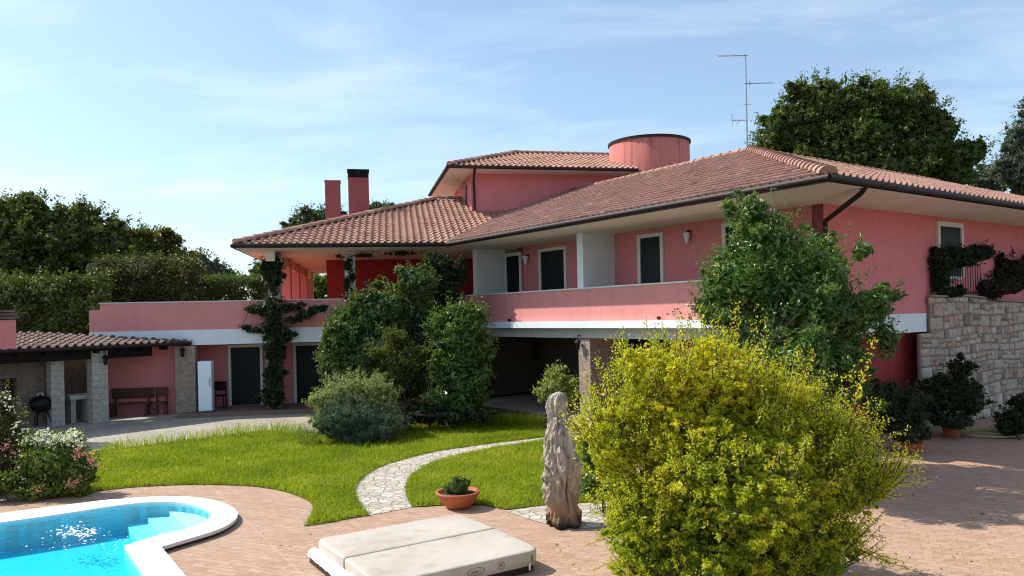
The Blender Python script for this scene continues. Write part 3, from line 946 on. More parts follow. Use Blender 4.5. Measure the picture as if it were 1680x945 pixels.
troof = join_meshes('roof', [
    tile_slope([p3(tp(0, 0), ZTE), p3(tp(TW, 0), ZTE), p3(tp(TW, hd), ZTR), p3(tp(hd, hd), ZTR)], 0, 0.235, 0.36, .07, 8),
    tile_slope([p3(tp(0, TD), ZTE), p3(tp(0, 0), ZTE), p3(tp(hd, hd), ZTR)], 0, 0.235, 0.36, .07, 9)], ORG[house], M['tile_pale'], house)
mb = MB(); mb.add([p3(tp(0, TD), ZTE), p3(tp(hd, hd), ZTR), p3(tp(TW, hd), ZTR), p3(tp(TW, TD), ZTE)], [(0, 1, 2, 3)])
mb.add([p3(tp(TW, 0), ZTE), p3(tp(TW, hd), ZTR - .02), p3(tp(TW, TD), ZTE)], [(0, 1, 2)])
mb.build('roof', M['tile'], house)
mb = MB()
ridge_caps(mb, p3(tp(0, 0), ZTE + .06), p3(tp(hd, hd), ZTR + .06), .13, .38, 6)
ridge_caps(mb, p3(tp(hd, hd), ZTR + .05), p3(tp(TW, hd), ZTR + .05), .12, .38, 7)
mb.build('ridge_tiles', M['tile_pale'], troof)
gutter(troof, [p3(tp(-.06, -.07), ZTE - .05), p3(tp(TW, -.07), ZTE - .05)], .07)
gutter(troof, [p3(tp(-.07, -.06), ZTE - .052), p3(tp(-.07, TD), ZTE - .052)], .07)
fascia(troof, tp(0, 0), tp(TW, 0), BT, ZT + .01, ZTE + .03); fascia(troof, tp(0, 0), tp(0, TD), AT, ZT + .012, ZTE + .032)
# narrow slit window on the side of the block
mb = MB(); sp_ = tp(1.0, 2.3)
mb.slab((TC, BT, AT), 2.1, 2.45, .975, .999, 7.55, 8.75); wn = mb.build('window', M['shutter'], house)
# downpipes
mb = MB()
q0 = tp(1.15, .0); q1 = tp(1.12, .93)
mb.tube([p3(tp(1.0, -.02), ZTE - .1), p3(tp(1.0, .15), ZTE - .3), p3(tp(1.08, .85), ZT - .35), p3(q1, ZT - .6), p3(q1, 6.86)], .05, 8)
mb.build('downpipe', M['gutter'], house)
mb = MB()
c1 = C2 + NI * 1.25 - D1 * .04
w1 = W2 - D1 * .10 - NI * .10
mb.tube([p3(c1, ZE - .1), p3(c1 + D1 * .12, ZS - .10), p3(w1, ZS - .42), p3(w1, ZS - .6), p3(w1, 3.0)], .055, 8)
mb.build('downpipe', M['gutter'], house)
# --- round turret
tc = (6.15, 33.3, 0)
mb = MB(); mb.lathe([(1.73, 6.2), (1.73, 10.52), (1.70, 10.56)], tc, 64); tur = mb.build('stair_turret', M['pink_streak'], house)
mb = MB(); mb.lathe([(1.60, 10.5), (1.78, 10.5), (1.79, 10.6), (1.60, 10.62), (0.0, 10.72)], tc, 64, smooth=False); mb.build('coping', M['gutter'], tur)
dm = at(1081, 225, 33.3)
mb = MB(); mb.lathe([(.22, 10.55), (.22, 10.78), (.19, 10.86), (.11, 10.93), (0, 10.96)], (dm.x, dm.y, 0), 20); mb.build('roof_vent', M['metal'], tur)
# --- chimneys
def chimney(x0, x1, ytop, Y, cap, zb):
    a, b = at(x0, ytop, Y), at(x1, ytop, Y)
    w = (b.x - a.x) / 2
    cx = (a.x + b.x) / 2
    mb = MB()
    mb.slab((Vector((cx, Y)), AT, BT), -w, w, -.32, .32, zb, a.z - (.32 if cap else .04))
    c = mb.build('chimney', M['pink_chimney'], house, bevel=.01)
    mb = MB()
    if cap:
        pl = (Vector((cx, Y)), AT, BT)
        zt = a.z
        for sx in (-w + .03, w - .03, 0.0):
            for oy in (-.29, .29):
                mb.slab(pl, sx - .03, sx + .03, oy - .03, oy + .03, zt - .32, zt - .04)
        for k in range(3):
            mb.slab(pl, -w + .02, w - .02, -.30, .30, zt - .27 + k * .09, zt - .25 + k * .09)
        mb.slab(pl, -w - .03, w + .03, -.35, .35, zt - .04, zt + .015)
        mb.slab(pl, -w - .012, -w + .014, -.33, .33, zt - .33, zt - .041)
        mb.build('cap', M['black'], c)
    else:
        mb.slab((Vector((cx, Y)), AT, BT), -w - .02, w + .02, -.34, .34, a.z - .04, a.z)
        mb.build('cap', M['tile_pale'], c)
    return c
chimney(533.5, 558, 298, 31.0, False, 6.3)
chimney(571, 604, 281, 31.2, True, 6.3)
mb = MB(); pa, pb = at(558, 352, 31.1), at(571, 352, 31.1)
mb.slab((Vector((pa.x, 31.15)), AT, BT), 0.02, (pb.x - pa.x), -.2, .2, 6.4, pa.z); mb.build('chimney_base', M['pink'], house)
# --- antenna
ab = at(1226, 246, 24.6)
ant = thing('tv_antenna', 'thin metal television mast with three aerial arms on the roof peak', 'antenna', (ab.x, ab.y, ab.z - .15))
at_t = at(1222, 88, 24.6)
mast_top = Vector((ab.x + .01, ab.y, at_t.z))
mb = MB(); mb.tube([(ab.x, ab.y, ab.z - .2), tuple(mast_top)], [.028, .02], 8); mb.build('mast', M['metal'], ant)
def arm(pxa, pya, pxb, pyb, els, elh, vert, name='aerial'):
    mb = MB()
    a, b = at(pxa, pya, 24.6), at(pxb, pyb, 24.6)
    b.z = a.z
    mb.tube([a, b], .012, 6)
    for k in range(els):
        p = a.lerp(b, (k + .3) / els)
        d = Vector((0, 0, elh)) if vert else Vector((.3, elh, 0)).normalized() * elh
        mb.tube([p - d, p + d], .006, 5)
    return mb
arm(1226, 91, 1178, 89, 12, .11, False).build('aerial', M['metal'], ant)
mb = arm(1222, 137, 1268, 137, 10, .12, False)
p = at(1230, 137, 24.6); mb.tube([p - Vector((0, 0, .13)), p + Vector((0, 0, .15))], .012, 5)
mb.build('aerial', M['metal'], ant)
mb = arm(1227, 197, 1201, 197, 4, .05, True)
p = at(1201, 197, 24.6); mb.tube([p - Vector((0, 0, .2)), p + Vector((0, 0, .2))], .012, 5)
p2 = at(1226, 210, 24.6); mb.tube([at(1208, 203, 24.6), at(1215, 197, 24.6)], .008, 5)
mb.build('aerial', M['metal'], ant)
mb = MB(); mb.tube([at(1219, 171, 24.6), at(1232, 171, 24.6)], .008, 5); mb.build('aerial', M['metal'], ant)

# --- windows and doors
def opening(kind, pl, x0, x1, ytop, ybot, fw=.12, off=0.0, zb=None, zt=None, label=None, ztop_max=None):
    xm = (x0 + x1) / 2
    s0, s1 = sorted((sl(x0, ytop, pl)[0], sl(x1, ytop, pl)[0]))
    z1 = zt if zt is not None else sl(xm, ytop, pl)[1]
    z0 = zb if zb is not None else sl(xm, ybot, pl)[1]
    if ztop_max: z1 = min(z1, ztop_max)
    mb = MB()
    P, d, n = pl
    # shutter leaf with slats
    mb.slab(pl, s0 + fw, s1 - fw, off - .02, off - .002, z0 + .02, z1 - fw)
    k = int((z1 - fw - z0 - .1) / .07)
    for i in range(k):
        z = z0 + .07 + i * .07
        mb.slab(pl, s0 + fw + .05, s1 - fw - .05, off - .034, off - .0195, z, z + .045)
    w = mb.build(kind, M['shutter'], house)
    if label: w['label'] = label
    mb = MB()
    mb.slab(pl, s0, s0 + fw, off - .06, off + .01, z0, z1)
    mb.slab(pl, s1 - fw, s1, off - .06, off + .01, z0, z1)
    mb.slab(pl, s0 + fw, s1 - fw, off - .06, off + .01, z1 - fw, z1)
    if kind == 'window':
        mb.slab(pl, s0 + fw, s1 - fw, off - .075, off + .01, z0 - .06, z0 + .02)
    mb.build('frame', M['frame'], w)
    return w
ZB = 2.96
for x0, x1, yt in ((829, 856, 415), (885, 930, 406), (1047, 1089, 383)):
    opening('door', UF, x0, x1, yt, 470, .11, 0, zb=ZB)
opening('window', UF, 1186, 1226, 364, 440, .11, 0)
opening('window', (W2, NI, D1), 1535, 1577, 360, 455, .13, 0, ztop_max=ZS - .12)
GD = (PL0 + B2 * 1.45, A2, B2)
opening('door', GD, 374, 431, 566, 660, .10, 0, zb=.14, zt=2.36)
opening('door', GD, 481, 540, 565, 660, .10, 0, zb=.14, zt=2.36)
# --- lamps fixed to the walls
def wall_lamp(pl, x, y, off=0, pale=False, s=1.0):
    a, z = sl(x, y, pl)
    c = pos(pl, a, off - .13 * s, z)
    mb = MB()
    if pale:
        mb.lathe([(0, -.2), (.04, -.17), (.085, 0), (.10, .1), (.09, .1)], c, 12)
        lm = mb.build('wall_lamp', M['white'], house)
        mb = MB(); mb.slab(pl, a - .03, a + .03, off - .1, off - .002, z + .03, z + .16); mb.build('bracket', M['black'], lm)
    else:
        mb.lathe([(0, -.17), (.05, -.16), (.07, .05), (.11, .06), (.02, .16), (0, .19)], c, 8, smooth=False)
        lm = mb.build('wall_lamp', M['black'], house)
        mb = MB(); mb.tube([c + Vector((0, 0, .17)), c + Vector((0, 0, .27)), pos(pl, a, off - .005, z + .25)], .014, 6); mb.build('bracket', M['black'], lm)
wall_lamp(UF, 867, 425, 0, True); wall_lamp(UF, 1132, 388, 0, True)
wall_lamp(LF, 303, 577, -.16); wall_lamp(RF, 951, 565, .06)
# small floodlights standing on the white ledge
for x, y in ((839, 525), (1085, 522)):
    a, z = sl(x, y, RF)
    c = pos(RF, a, -.09, 3.06)
    mb = MB(); mb.slab(RF, a - .05, a + .05, -.12, -.06, 3.02, 3.10); mb.slab(RF, a - .015, a + .015, -.1, -.08, 3.0, 3.02)
    mb.build('floodlight', M['black'], house, bevel=.008)

# ------------------------------------------------------------------ ground
def sheet(name, outer, holes, z, mat, **k):
    polys = [[Vector((p[0], p[1], 0)) for p in outer]] + [[Vector((p[0], p[1], 0)) for p in h] for h in holes]
    tris = tessellate_polygon(polys)
    flat = [p for q in polys for p in q]
    me = bpy.data.meshes.new(name)
    fs = []
    for t in tris:
        a, b, c = (flat[i] for i in t)
        fs.append(tuple(t) if (b - a).cross(c - a).z > 0 else tuple(t)[::-1])
    me.from_pydata([(p.x, p.y, z) for p in flat], [], fs)
    me.update()
    return tag(link(name, me, mat), **k)

def smooth_closed(pts, per=8, closed=True):
    out, n = [], len(pts)
    for i in range(n if closed else n - 1):
        p0, p1, p2, p3_ = (pts[(i + k) % n] if closed else pts[min(max(i + k, 0), n - 1)] for k in (-1, 0, 1, 2))
        for j in range(per):
            t = j / per
            out.append(tuple(0.5 * ((2 * p1[c]) + (-p0[c] + p2[c]) * t + (2 * p0[c] - 5 * p1[c] + 4 * p2[c] - p3_[c]) * t * t + (-p0[c] + 3 * p1[c] - 3 * p2[c] + p3_[c]) * t ** 3) for c in range(2)))
    if not closed: out.append(tuple(pts[-1][:2]))
    return out

def inside(px, py, poly):
    poly = np.array(poly); x1, y1 = poly[:, 0], poly[:, 1]
    x2, y2 = np.roll(x1, -1), np.roll(y1, -1)
    c = np.zeros(len(px), bool)
    for a, b, d, e in zip(x1, y1, x2, y2):
        hit = ((b > py) != (e > py)) & (px < (d - a) * (py - b) / (e - b + 1e-12) + a)
        c ^= hit
    return c


ZC = .10
g2 = lambda x, y, z=0: tuple(gp(x, y, z)[:2])
out_px = [(0, 842), (100, 829), (200, 817.5), (290, 814), (340, 818), (372, 827), (388, 838), (388, 849), (372, 862), (345, 873), (305, 885), (265, 897)]
inn_px = [(0, 857), (100, 843), (200, 828), (262, 823), (310, 826), (335, 832.5), (346, 841), (342.6, 850.6), (328, 860), (302, 868.5), (263, 877), (204, 895)]
po = smooth_closed([g2(x, y, ZC) for x, y in out_px], 8, False)
pi_ = smooth_closed([g2(x, y, ZC) for x, y in inn_px], 8, False)
def ext(a, b, L):
    v = Vector(b) - Vector(a); v.normalize()
    return tuple(Vector(b) + v * L)
o_near, i_near = g2(305, 945, ZC), g2(238, 945, ZC)
o_end, i_end = ext(po[-1], o_near, 5.0), ext(pi_[-1], i_near, 5.0)
fl = (Vector(po[0]) - Vector(g2(100, 829, ZC))).normalized()
o_far, i_far = tuple(Vector(po[0]) + fl * 7), tuple(Vector(pi_[0]) + fl * 7)
PO = [o_far] + po + [o_end, tuple(Vector(o_end) + fl * 12)]
PI_ = [i_far] + pi_ + [i_end, tuple(Vector(i_end) + fl * 12)]
HOLE = [tuple(Vector(p)) for p in PO]
# hole a little inside the coping's outer edge
mid = [((a[0] + b[0]) / 2, (a[1] + b[1]) / 2) for a, b in zip(PO, PI_)]
sheet('ground', [(-1500, -300), (1500, -300), (1500, 3000), (-1500, 3000)], [mid], -0.012, M['ground'], kind='structure')
sheet('patio', [(-26, -2), (26, -2), (26, 24), (2.5, 24), (1.0, 21.5), (-2.0, 21.5), (-9, 17), (-26, 15)], [mid], 0.0, M['paving'], kind='structure')

pool = thing('swimming_pool', 'blue swimming pool with white coping and a rounded end with steps', 'swimming pool', (-5.5, 10.0, 0))
mb = MB()
n = len(PO)
vs = [(p[0], p[1], ZC) for p in PO] + [(p[0], p[1], ZC) for p in PI_] + [(p[0], p[1], ZC - .05) for p in PO] + [(p[0], p[1], ZC - .045) for p in PI_]
fs = []
for i in range(n - 1):
    fs += [(i, i + 1, n + i + 1, n + i), (2 * n + i, 2 * n + i + 1, i + 1, i), (n + i, n + i + 1, 3 * n + i + 1, 3 * n + i)]
mb.add(vs, fs)
mb.build('coping', M['coping'], pool)
mb = MB()
PB = [tuple(Vector(a).lerp(Vector(b), .1)) for a, b in zip(PO, PI_)]
mb.add([(p[0], p[1], ZC - .051) for p in PO] + [(p[0], p[1], ZC - .051) for p in PB] + [(p[0], p[1], -.02) for p in PB], [(i, i + 1, n + i + 1, n + i) for i in range(n - 1)] + [(n + i, n + i + 1, 2 * n + i + 1, 2 * n + i) for i in range(n - 1)])
mb.build('coping_shade', M['wood_red'], pool)  # dark base added, shade on the coping's outer side put into colour
mb = MB()
vs = [(p[0], p[1], ZC - .04) for p in PI_] + [(p[0], p[1], -.40) for p in PI_]
mb.add(vs, [(i, (i + 1) % n, n + (i + 1) % n, n + i) for i in range(n)], .5, True)
tr = tessellate_polygon([[Vector((p[0], p[1], 0)) for p in PI_]])
mb.add([(p[0], p[1], -.40) for p in PI_], [tuple(t) for t in tr])
mb.build('basin', M['liner'], pool)
# steps fill the rounded end
cuts = [(279.7, 844.5, 302.7, 868), (246, 851, 264, 877), (214, 859, 232, 888)]
def clip_end(xa, ya, xb, yb):
    a, b = Vector(g2(xa, ya, -.1)), Vector(g2(xb, yb, -.1))
    d = (b - a)
    poly = [Vector(p) for p in PI_]
    outp = []
    def side(p): return d.x * (p.y - a.y) - d.y * (p.x - a.x)
    for i in range(len(poly)):
        p, q = poly[i], poly[(i + 1) % len(poly)]
        sp, sq = side(p), side(q)
        if sp >= 0: outp.append(p)
        if (sp >= 0) != (sq >= 0):
            outp.append(p + (q - p) * (sp / (sp - sq)))
    return outp
for k, (xa, ya, xb, yb) in enumerate(cuts):
    poly = clip_end(xb, yb, xa, ya)
    area = sum(p.x * q.y - q.x * p.y for p, q in zip(poly, poly[1:] + poly[:1]))
    other = clip_end(xa, ya, xb, yb)
    # keep the piece on the rounded-end side
    cen = lambda q: sum((p.x for p in q)) / max(1, len(q))
    pick = poly if cen(poly) > cen(other) else other
    if len(pick) < 3: continue
    zt = -.065 - .09 * k
    mb = MB()
    tr = tessellate_polygon([[Vector((p.x, p.y, 0)) for p in pick]])
    nn = len(pick)
    # shrink a hair so that the step does not touch the basin wall
    c = sum(pick, Vector((0, 0))) / nn
    pk = [c + (p - c) * (0.992 - .002 * k) for p in pick]
    mb.add([(p.x, p.y, zt) for p in pk], [tuple(t) for t in tr])
    mb.add([(p.x, p.y, zt) for p in pk] + [(p.x, p.y, -.395) for p in pk], [(i, (i + 1) % nn, nn + (i + 1) % nn, nn + i) for i in range(nn)])
    mb.build('step', M['step'], pool)
# water body (closed, so that it can absorb light with depth)
mb = MB()
cI = Vector((sum(p[0] for p in PI_) / len(PI_), sum(p[1] for p in PI_) / len(PI_)))
mb_top = [(p[0], p[1], .025) for p in PI_]
nn = len(PI_)
tr = tessellate_polygon([[Vector((p[0], p[1], 0)) for p in PI_]])
mb.add(mb_top + [(p[0], p[1], -.44) for p in PI_], [tuple(t) for t in tr] + [tuple(i + nn for i in t)[::-1] for t in tr] + [(i, nn + i, nn + (i + 1) % nn, (i + 1) % nn) for i in range(nn)])
me = mb.mesh('water')
bm = bmesh.new(); bm.from_mesh(me); bmesh.ops.recalc_face_normals(bm, faces=bm.faces[:]); bm.to_mesh(me); bm.free()
tag(link('water', me, M['water']), kind='structure')

rngw = np.random.default_rng(77)
mb = MB()
for cx_, cy_, sx_, sy_, cnt in ((128, 872, 17, 5, 110), (112, 884, 44, 10, 45), (215, 890, 30, 9, 30)):
    for _ in range(cnt):
        p = gp(cx_ + rngw.normal() * sx_, cy_ + rngw.normal() * sy_, .027)
        if not inside(np.array([p.x]), np.array([p.y]), PI_)[0]: continue
        r = rngw.uniform(.006, .026) if cx_ == 128 else rngw.uniform(.005, .018)
        k_ = 6; a0 = rngw.uniform(0, 6)
        rim = [(p.x + r * math.cos(a0 + q * PI / 3) * rngw.uniform(.6, 1.6), p.y + r * math.sin(a0 + q * PI / 3) * rngw.uniform(.6, 1.2), .026) for q in range(k_)]
        mb.add(rim + [(p.x, p.y, .026 + r * .45)], [(q, (q + 1) % k_, k_) for q in range(k_)], .5, True)
tag(mb.build('foam', M['foam']), kind='stuff')

# concrete strip in front of the house
gv = [g2(*p) for p in ((60, 790), (150, 742), (205, 738), (330, 722), (440, 709), (480, 712), (560, 716))] + [(-4.0, 25.0), (-2.0, 26.5), (-3.2, 26.9), (-14.5, 25.2), (-16.5, 18.5)]
sheet('concrete_path', gv, [], .004, M['gravel'], kind='structure')
mb = MB(); mb.slab(LF, sl(318, 640, LF)[0] - .3, sJL, -0.75, 1.44, -.02, .14); tag(mb.build('porch_floor', M['porch']), kind='structure')
mb = MB(); mb.slab(RF, .7, sJR + 1.0, .38, 5.58, -.02, .03); tag(mb.build('arcade_floor', M['gravel']), kind='structure')

lawn1 = [g2(*p) for p in ((128, 818), (160, 806), (205, 801), (250, 798), (300, 796), (350, 796), (390, 797), (420, 799), (447, 803), (470, 808), (490, 815), (505, 822), (512, 829), (514, 836), (513, 843), (510, 850), (505, 857), (499, 864), (540, 858), (575, 851), (606, 846), (594, 833), (586, 820), (583, 806), (588, 793), (600, 781), (617, 770), (640, 761), (678, 750), (720, 740.5), (800, 729), (893, 718))] + \
        [g2(*p) for p in ((893, 697), (800, 696), (700, 700), (600, 712), (480, 712), (440, 709), (330, 722), (205, 738), (150, 742), (60, 790))]
lawn2 = [g2(*p) for p in ((676, 833), (669, 821), (665, 805), (667, 794), (672, 785), (684, 774), (700, 765), (727, 755), (760, 746), (820, 735), (893, 723), (1000, 714), (1050, 740), (1030, 822), (890, 830), (830, 837), (790, 829), (720, 830))]
sheet('lawn', lawn1, [], .010, M['lawn'], kind='structure')
sheet('lawn', lawn2, [], .014, M['lawn'], kind='structure')

# stone path: a bed and individual stones in it
pth = [g2(*p) for p in ((606, 846), (594, 833), (586, 820), (583, 806), (588, 793), (600, 781), (617, 770), (640, 761), (678, 750), (720, 740.5), (800, 729), (893, 718), (960, 711), (960, 716), (893, 723), (820, 735), (760, 746), (727, 755), (700, 765), (684, 774), (672, 785), (667, 794), (665, 805), (669, 821), (676, 833))]
pth2 = [g2(*p) for p in ((828, 839), (890, 830), (1000, 823), (1100, 830), (1100, 868), (1000, 866), (930, 868), (880, 856))]

sheet('stone_path', pth, [], .008, M['crazy'], kind='structure')
sheet('stone_path', pth2, [], .008, M['crazy'], kind='structure')


# grass
def blades(poly, n, h, w, seed, tall=None):
    rng = np.random.default_rng(seed)
    pa = np.array(poly); x0, y0 = pa.min(0); x1, y1 = pa.max(0)
    X, Y = rng.uniform(x0, x1, n), rng.uniform(y0, y1, n)
    ok = inside(X, Y, poly); X, Y = X[ok], Y[ok]; n = len(X)
    nz = np.sin(X * 1.7 + 1.3 * np.sin(Y * 1.1)) * np.sin(Y * 1.9 + X * .6) * .5 + .5
    th = rng.uniform(0, 2 * PI, n)
    H = h * rng.uniform(.55, 1.5, n) * (0.8 + .45 * nz)
    lean = rng.normal(0, .45, (n, 2)) * H[:, None]
    W = w * rng.uniform(.7, 1.4, n)
    b = np.stack([X, Y, np.full(n, .02)], 1)
    d = np.stack([np.cos(th), np.sin(th), np.zeros(n)], 1) * W[:, None]
    m = b + np.concatenate([lean * .35, (H * .6)[:, None]], 1)
    t = b + np.concatenate([lean, (H * .97)[:, None]], 1)
    V = np.stack([b - d, b + d, m + d * .75, t, m - d * .75], 1).reshape(-1, 3)
    i = np.arange(n) * 5
    Q = np.concatenate([np.stack([i, i + 1, i + 2, i + 4], 1), np.stack([i + 4, i + 2, i + 3, i + 3], 1)])
    T = np.stack([i + 4, i + 2, i + 3], 1)
    pat = np.sin(X * .9 - Y * .4) * np.sin(Y * .7 + 2 * np.sin(X * .5)) * .17 + np.sin(X * 3.1 + 1.5 * np.sin(Y * 2.3)) * np.sin(Y * 2.7 + X) * .10
    a = np.clip(.47 + pat + rng.normal(0, .16, n), 0, 1)
    return V, np.concatenate([np.stack([i, i + 1, i + 2, i + 4], 1)]), T, a

def grass_obj(name, specs, mat):
    Vs, Qs, As, n = [], [], [], 0
    for poly, cnt, h, w, seed in specs:
        V, Q, T, a = blades(poly, cnt, h, w, seed)
        # tip as a narrow quad so that all faces are quads
        i = np.arange(len(a)) * 5
        tip = V[i + 3] + (V[i + 1] - V[i]) * .12
        base = len(V)
        V2 = np.concatenate([V, tip])
        Qt = np.stack([i + 4, i + 2, base + np.arange(len(a)), i + 3], 1)
        Vs.append(V2); Qs += [Q + n, Qt + n]; As += [a, np.clip(a + .12, 0, 1)]
        n += len(V2)
    me = raw_mesh(name, np.concatenate(Vs), np.concatenate(Qs), np.concatenate(As))
    return tag(link(name, me, mat), kind='stuff')
grass_obj('grass', [(lawn1, 230000, .058, .006, 1), (lawn2, 70000, .06, .006, 2), (lawn1, 9000, .12, .006, 8), (lawn2, 2500, .12, .006, 9)], M['grass'])
# clover and weed rosettes in the lawn, and leaves blown onto the paving
def ground_leaves(name, polys, cnt, size, seed, mat, z, flat, clump=1):
    g = np.random.default_rng(seed); Ps = []
    for poly, c_ in zip(polys, cnt):
        pa = np.array(poly); x0, y0 = pa.min(0); x1, y1 = pa.max(0)
        X, Y = g.uniform(x0, x1, c_), g.uniform(y0, y1, c_)
        ok = inside(X, Y, poly); X, Y = X[ok].repeat(clump), Y[ok].repeat(clump)
        if clump > 1: X = X + g.normal(0, .09, len(X)); Y = Y + g.normal(0, .09, len(Y))
        Ps.append(np.stack([X, Y, np.full(len(X), z) + g.uniform(0, z, len(X))], 1))
    P = np.concatenate(Ps); m = len(P)
    N_ = _unit(np.array([0, 0, 1.0]) + g.normal(size=(m, 3)) * flat); A_ = _unit(np.cross(N_, g.normal(size=(m, 3))))
    V, Q = leaf_quads(P, N_, A_, size * g.uniform(.6, 1.4, m), .6)
    return tag(link(name, raw_mesh(name, V, Q, np.clip(g.normal(.5, .25, m), 0, 1)), mat), kind='stuff')
ground_leaves('clover', [lawn1, lawn2], [170, 50], .035, 31, M['l_weed'], .05, .5, 26)
ground_leaves('fallen_leaves', [[(-9, 12.5), (-4, 14.8), (-3, 12.5), (0, 13.2), (1.5, 11), (.5, 9), (-2, 8), (-4, 10), (-4.3, 12.8)], [(3.5, 5), (9, 7), (10, 15), (5, 13), (4.6, 10)]], [110, 260], .05, 32, M['l_dry'], .008, .25)
# long seeding grass along the far edges of the lawn
def strip(pts, wid):
    a = [Vector(p) for p in pts]
    up = [p + Vector((0, wid)) for p in a]
    return [tuple(p) for p in a] + [tuple(p) for p in up[::-1]]
edge1 = strip([g2(*p) for p in ((150, 745), (205, 741), (330, 725), (440, 712), (500, 716))], .9)
edge2 = strip([g2(*p) for p in ((560, 722), (650, 714), (700, 705), (800, 702), (893, 702))], .9)
grass_obj('tall_grass', [(edge1, 5000, .24, .006, 5), (edge2, 9000, .26, .006, 6)], M['grass'])

# ------------------------------------------------------------------ stone garden wall on the right
def rubble(pl, s0, s1, o, ztop_fn, seed, thick):
    rng = random.Random(seed)
    mb = MB()
    z = 0.02
    while z < 3.6:
        h = rng.choice((.13, .17, .22, .28, .34))
        s = s0 + rng.uniform(-.1, 0)
        while s < s1:
            w = rng.choice((rng.uniform(.14, .3), rng.uniform(.25, .6)))
            zt = ztop_fn(s + w / 2)
            if z + h * .55 < zt:
                a, b = max(s, s0), min(s + w, s1)
                wv = lambda q: .035 * math.sin((a + b) * .9 + q * 2.3) if q > .1 else 0
                z0, z1 = z + wv(z), min(z + h + wv(z + h), zt)
                pieces = [(z0, z1)]
                if rng.random() < .45 and h > .22:
                    mz = z0 + (z1 - z0) * rng.uniform(.4, .6); pieces = [(z0, mz), (mz, z1)]
                for q0, q1 in pieces:
                    if q1 - q0 < .05 or b - a < .07: continue
                    g = .009
                    d_ = rng.uniform(.015, .06)
                    P, d, n_ = pl
                    j = lambda k=.024: rng.uniform(-k, k)
                    fr = [(a + g + abs(j()), q0 + g + abs(j())), (a + (b - a) * .5 + j(), q0 + g + abs(j(.012))), (b - g - abs(j()), q0 + g + abs(j())), (b - g - abs(j(.015)), (q0 + q1) / 2 + j()), (b - g - abs(j()), q1 - g - abs(j())), (a + (b - a) * .5 + j(), q1 - g - abs(j(.012))), (a + g + abs(j()), q1 - g - abs(j())), (a + g + abs(j(.015)), (q0 + q1) / 2 + j())]
                    cs, cz = (a + b) / 2, (q0 + q1) / 2
                    bev = min(.03, (b - a) * .15, (q1 - q0) * .15)
                    def inner(s_, z_):
                        return s_ + (bev if s_ < cs else -bev), z_ + (bev if z_ < cz else -bev)
                    back = [pos(pl, s_, o + .01, z_) for s_, z_ in fr]
                    mid_ = [pos(pl, s_, o - d_ * .6, z_) for s_, z_ in fr]
                    fro = [pos(pl, *(lambda t: (t[0], o - d_ - rng.uniform(0, .015), t[1]))(inner(s_, z_))) for s_, z_ in fr]
                    m = 8
                    vs = back + mid_ + fro + [pos(pl, cs, o - d_ - .012, cz)]
                    fs = [(i, (i + 1) % m, m + (i + 1) % m, m + i) for i in range(m)] + [(m + i, m + (i + 1) % m, 2 * m + (i + 1) % m, 2 * m + i) for i in range(m)] + [(2 * m + i, 2 * m + (i + 1) % m, 3 * m) for i in range(m)]
                    mb.add(vs, fs, min(1, max(0, rng.gauss(.5, .28))))
            s += w
        z += h
    return mb
WS0 = sl(1503, 600, RS)[0]
WST = sl(1519, 500, RS)[0]
def wall_top(s):
    if s < WST + .019: return 2.52
    t = s - WST
    return 3.46 - max(0, t - 1.8) * .055 - .012 * math.sin(t * 2)
sw_b = pos(RS, WS0, 0, 0)
swall = thing('stone_wall', 'rough pale stone retaining wall beside the pink house under the ivy railing', 'wall', sw_b)
rubble(RS, WS0, WS0 + 15, -.10, wall_top, 11, .4).build('stonework', M['rubble'], swall)
mb = MB()
mb.slab(RS, WS0 + .005, WST + .02, -.10, -.034, 0, 2.5)
seg = [WST + .02 + k * .5 for k in range(30)]
for a, b in zip(seg[:-1], seg[1:]):
    mb.slab(RS, a, b + (.0), -.10, -.005, 0, min(wall_top(a), wall_top(b)) - .012)
mb.build('mortar', M['mortar'], swall)
mb = MB()
for a, b in zip(seg[:-1], seg[1:]):
    za, zb_ = wall_top(a) - .004, wall_top(b) - .004
    q = [pos(RS, s_, o_, z_ + dz_) for dz_ in (0, .05) for s_, o_, z_ in ((a, -.17, za), (b, -.17, zb_), (b, -.006, zb_), (a, -.006, za))]
    mb.add(q, [(0, 1, 5, 4), (1, 2, 6, 5), (2, 3, 7, 6), (3, 0, 4, 7), (4, 5, 6, 7), (3, 2, 1, 0)])
mb.build('coping', M['mortar'], swall)
# railing on top of it
rl = thing('railing', 'black iron railing with upright bars on top of the stone wall', 'railing', pos(RS, WST, -.1, 3.5))
RL = 2.9
mb = MB(); mb.tube([pos(RS, WST + .05, -.1, 4.38), pos(RS, WST + RL, -.1, 4.34)], .022, 6); mb.tube([pos(RS, WST + .05, -.1, 3.6), pos(RS, WST + RL, -.1, 3.56)], .016, 6)
mb.build('rail', M['black'], rl)
for k in range(20):
    s = WST + .08 + k * .148
    mb = MB(); mb.tube([pos(RS, s, -.1, wall_top(s) + .03), pos(RS, s, -.1, 4.38)], .011, 5, cap=False); mb.build('bar', M['black'], rl)

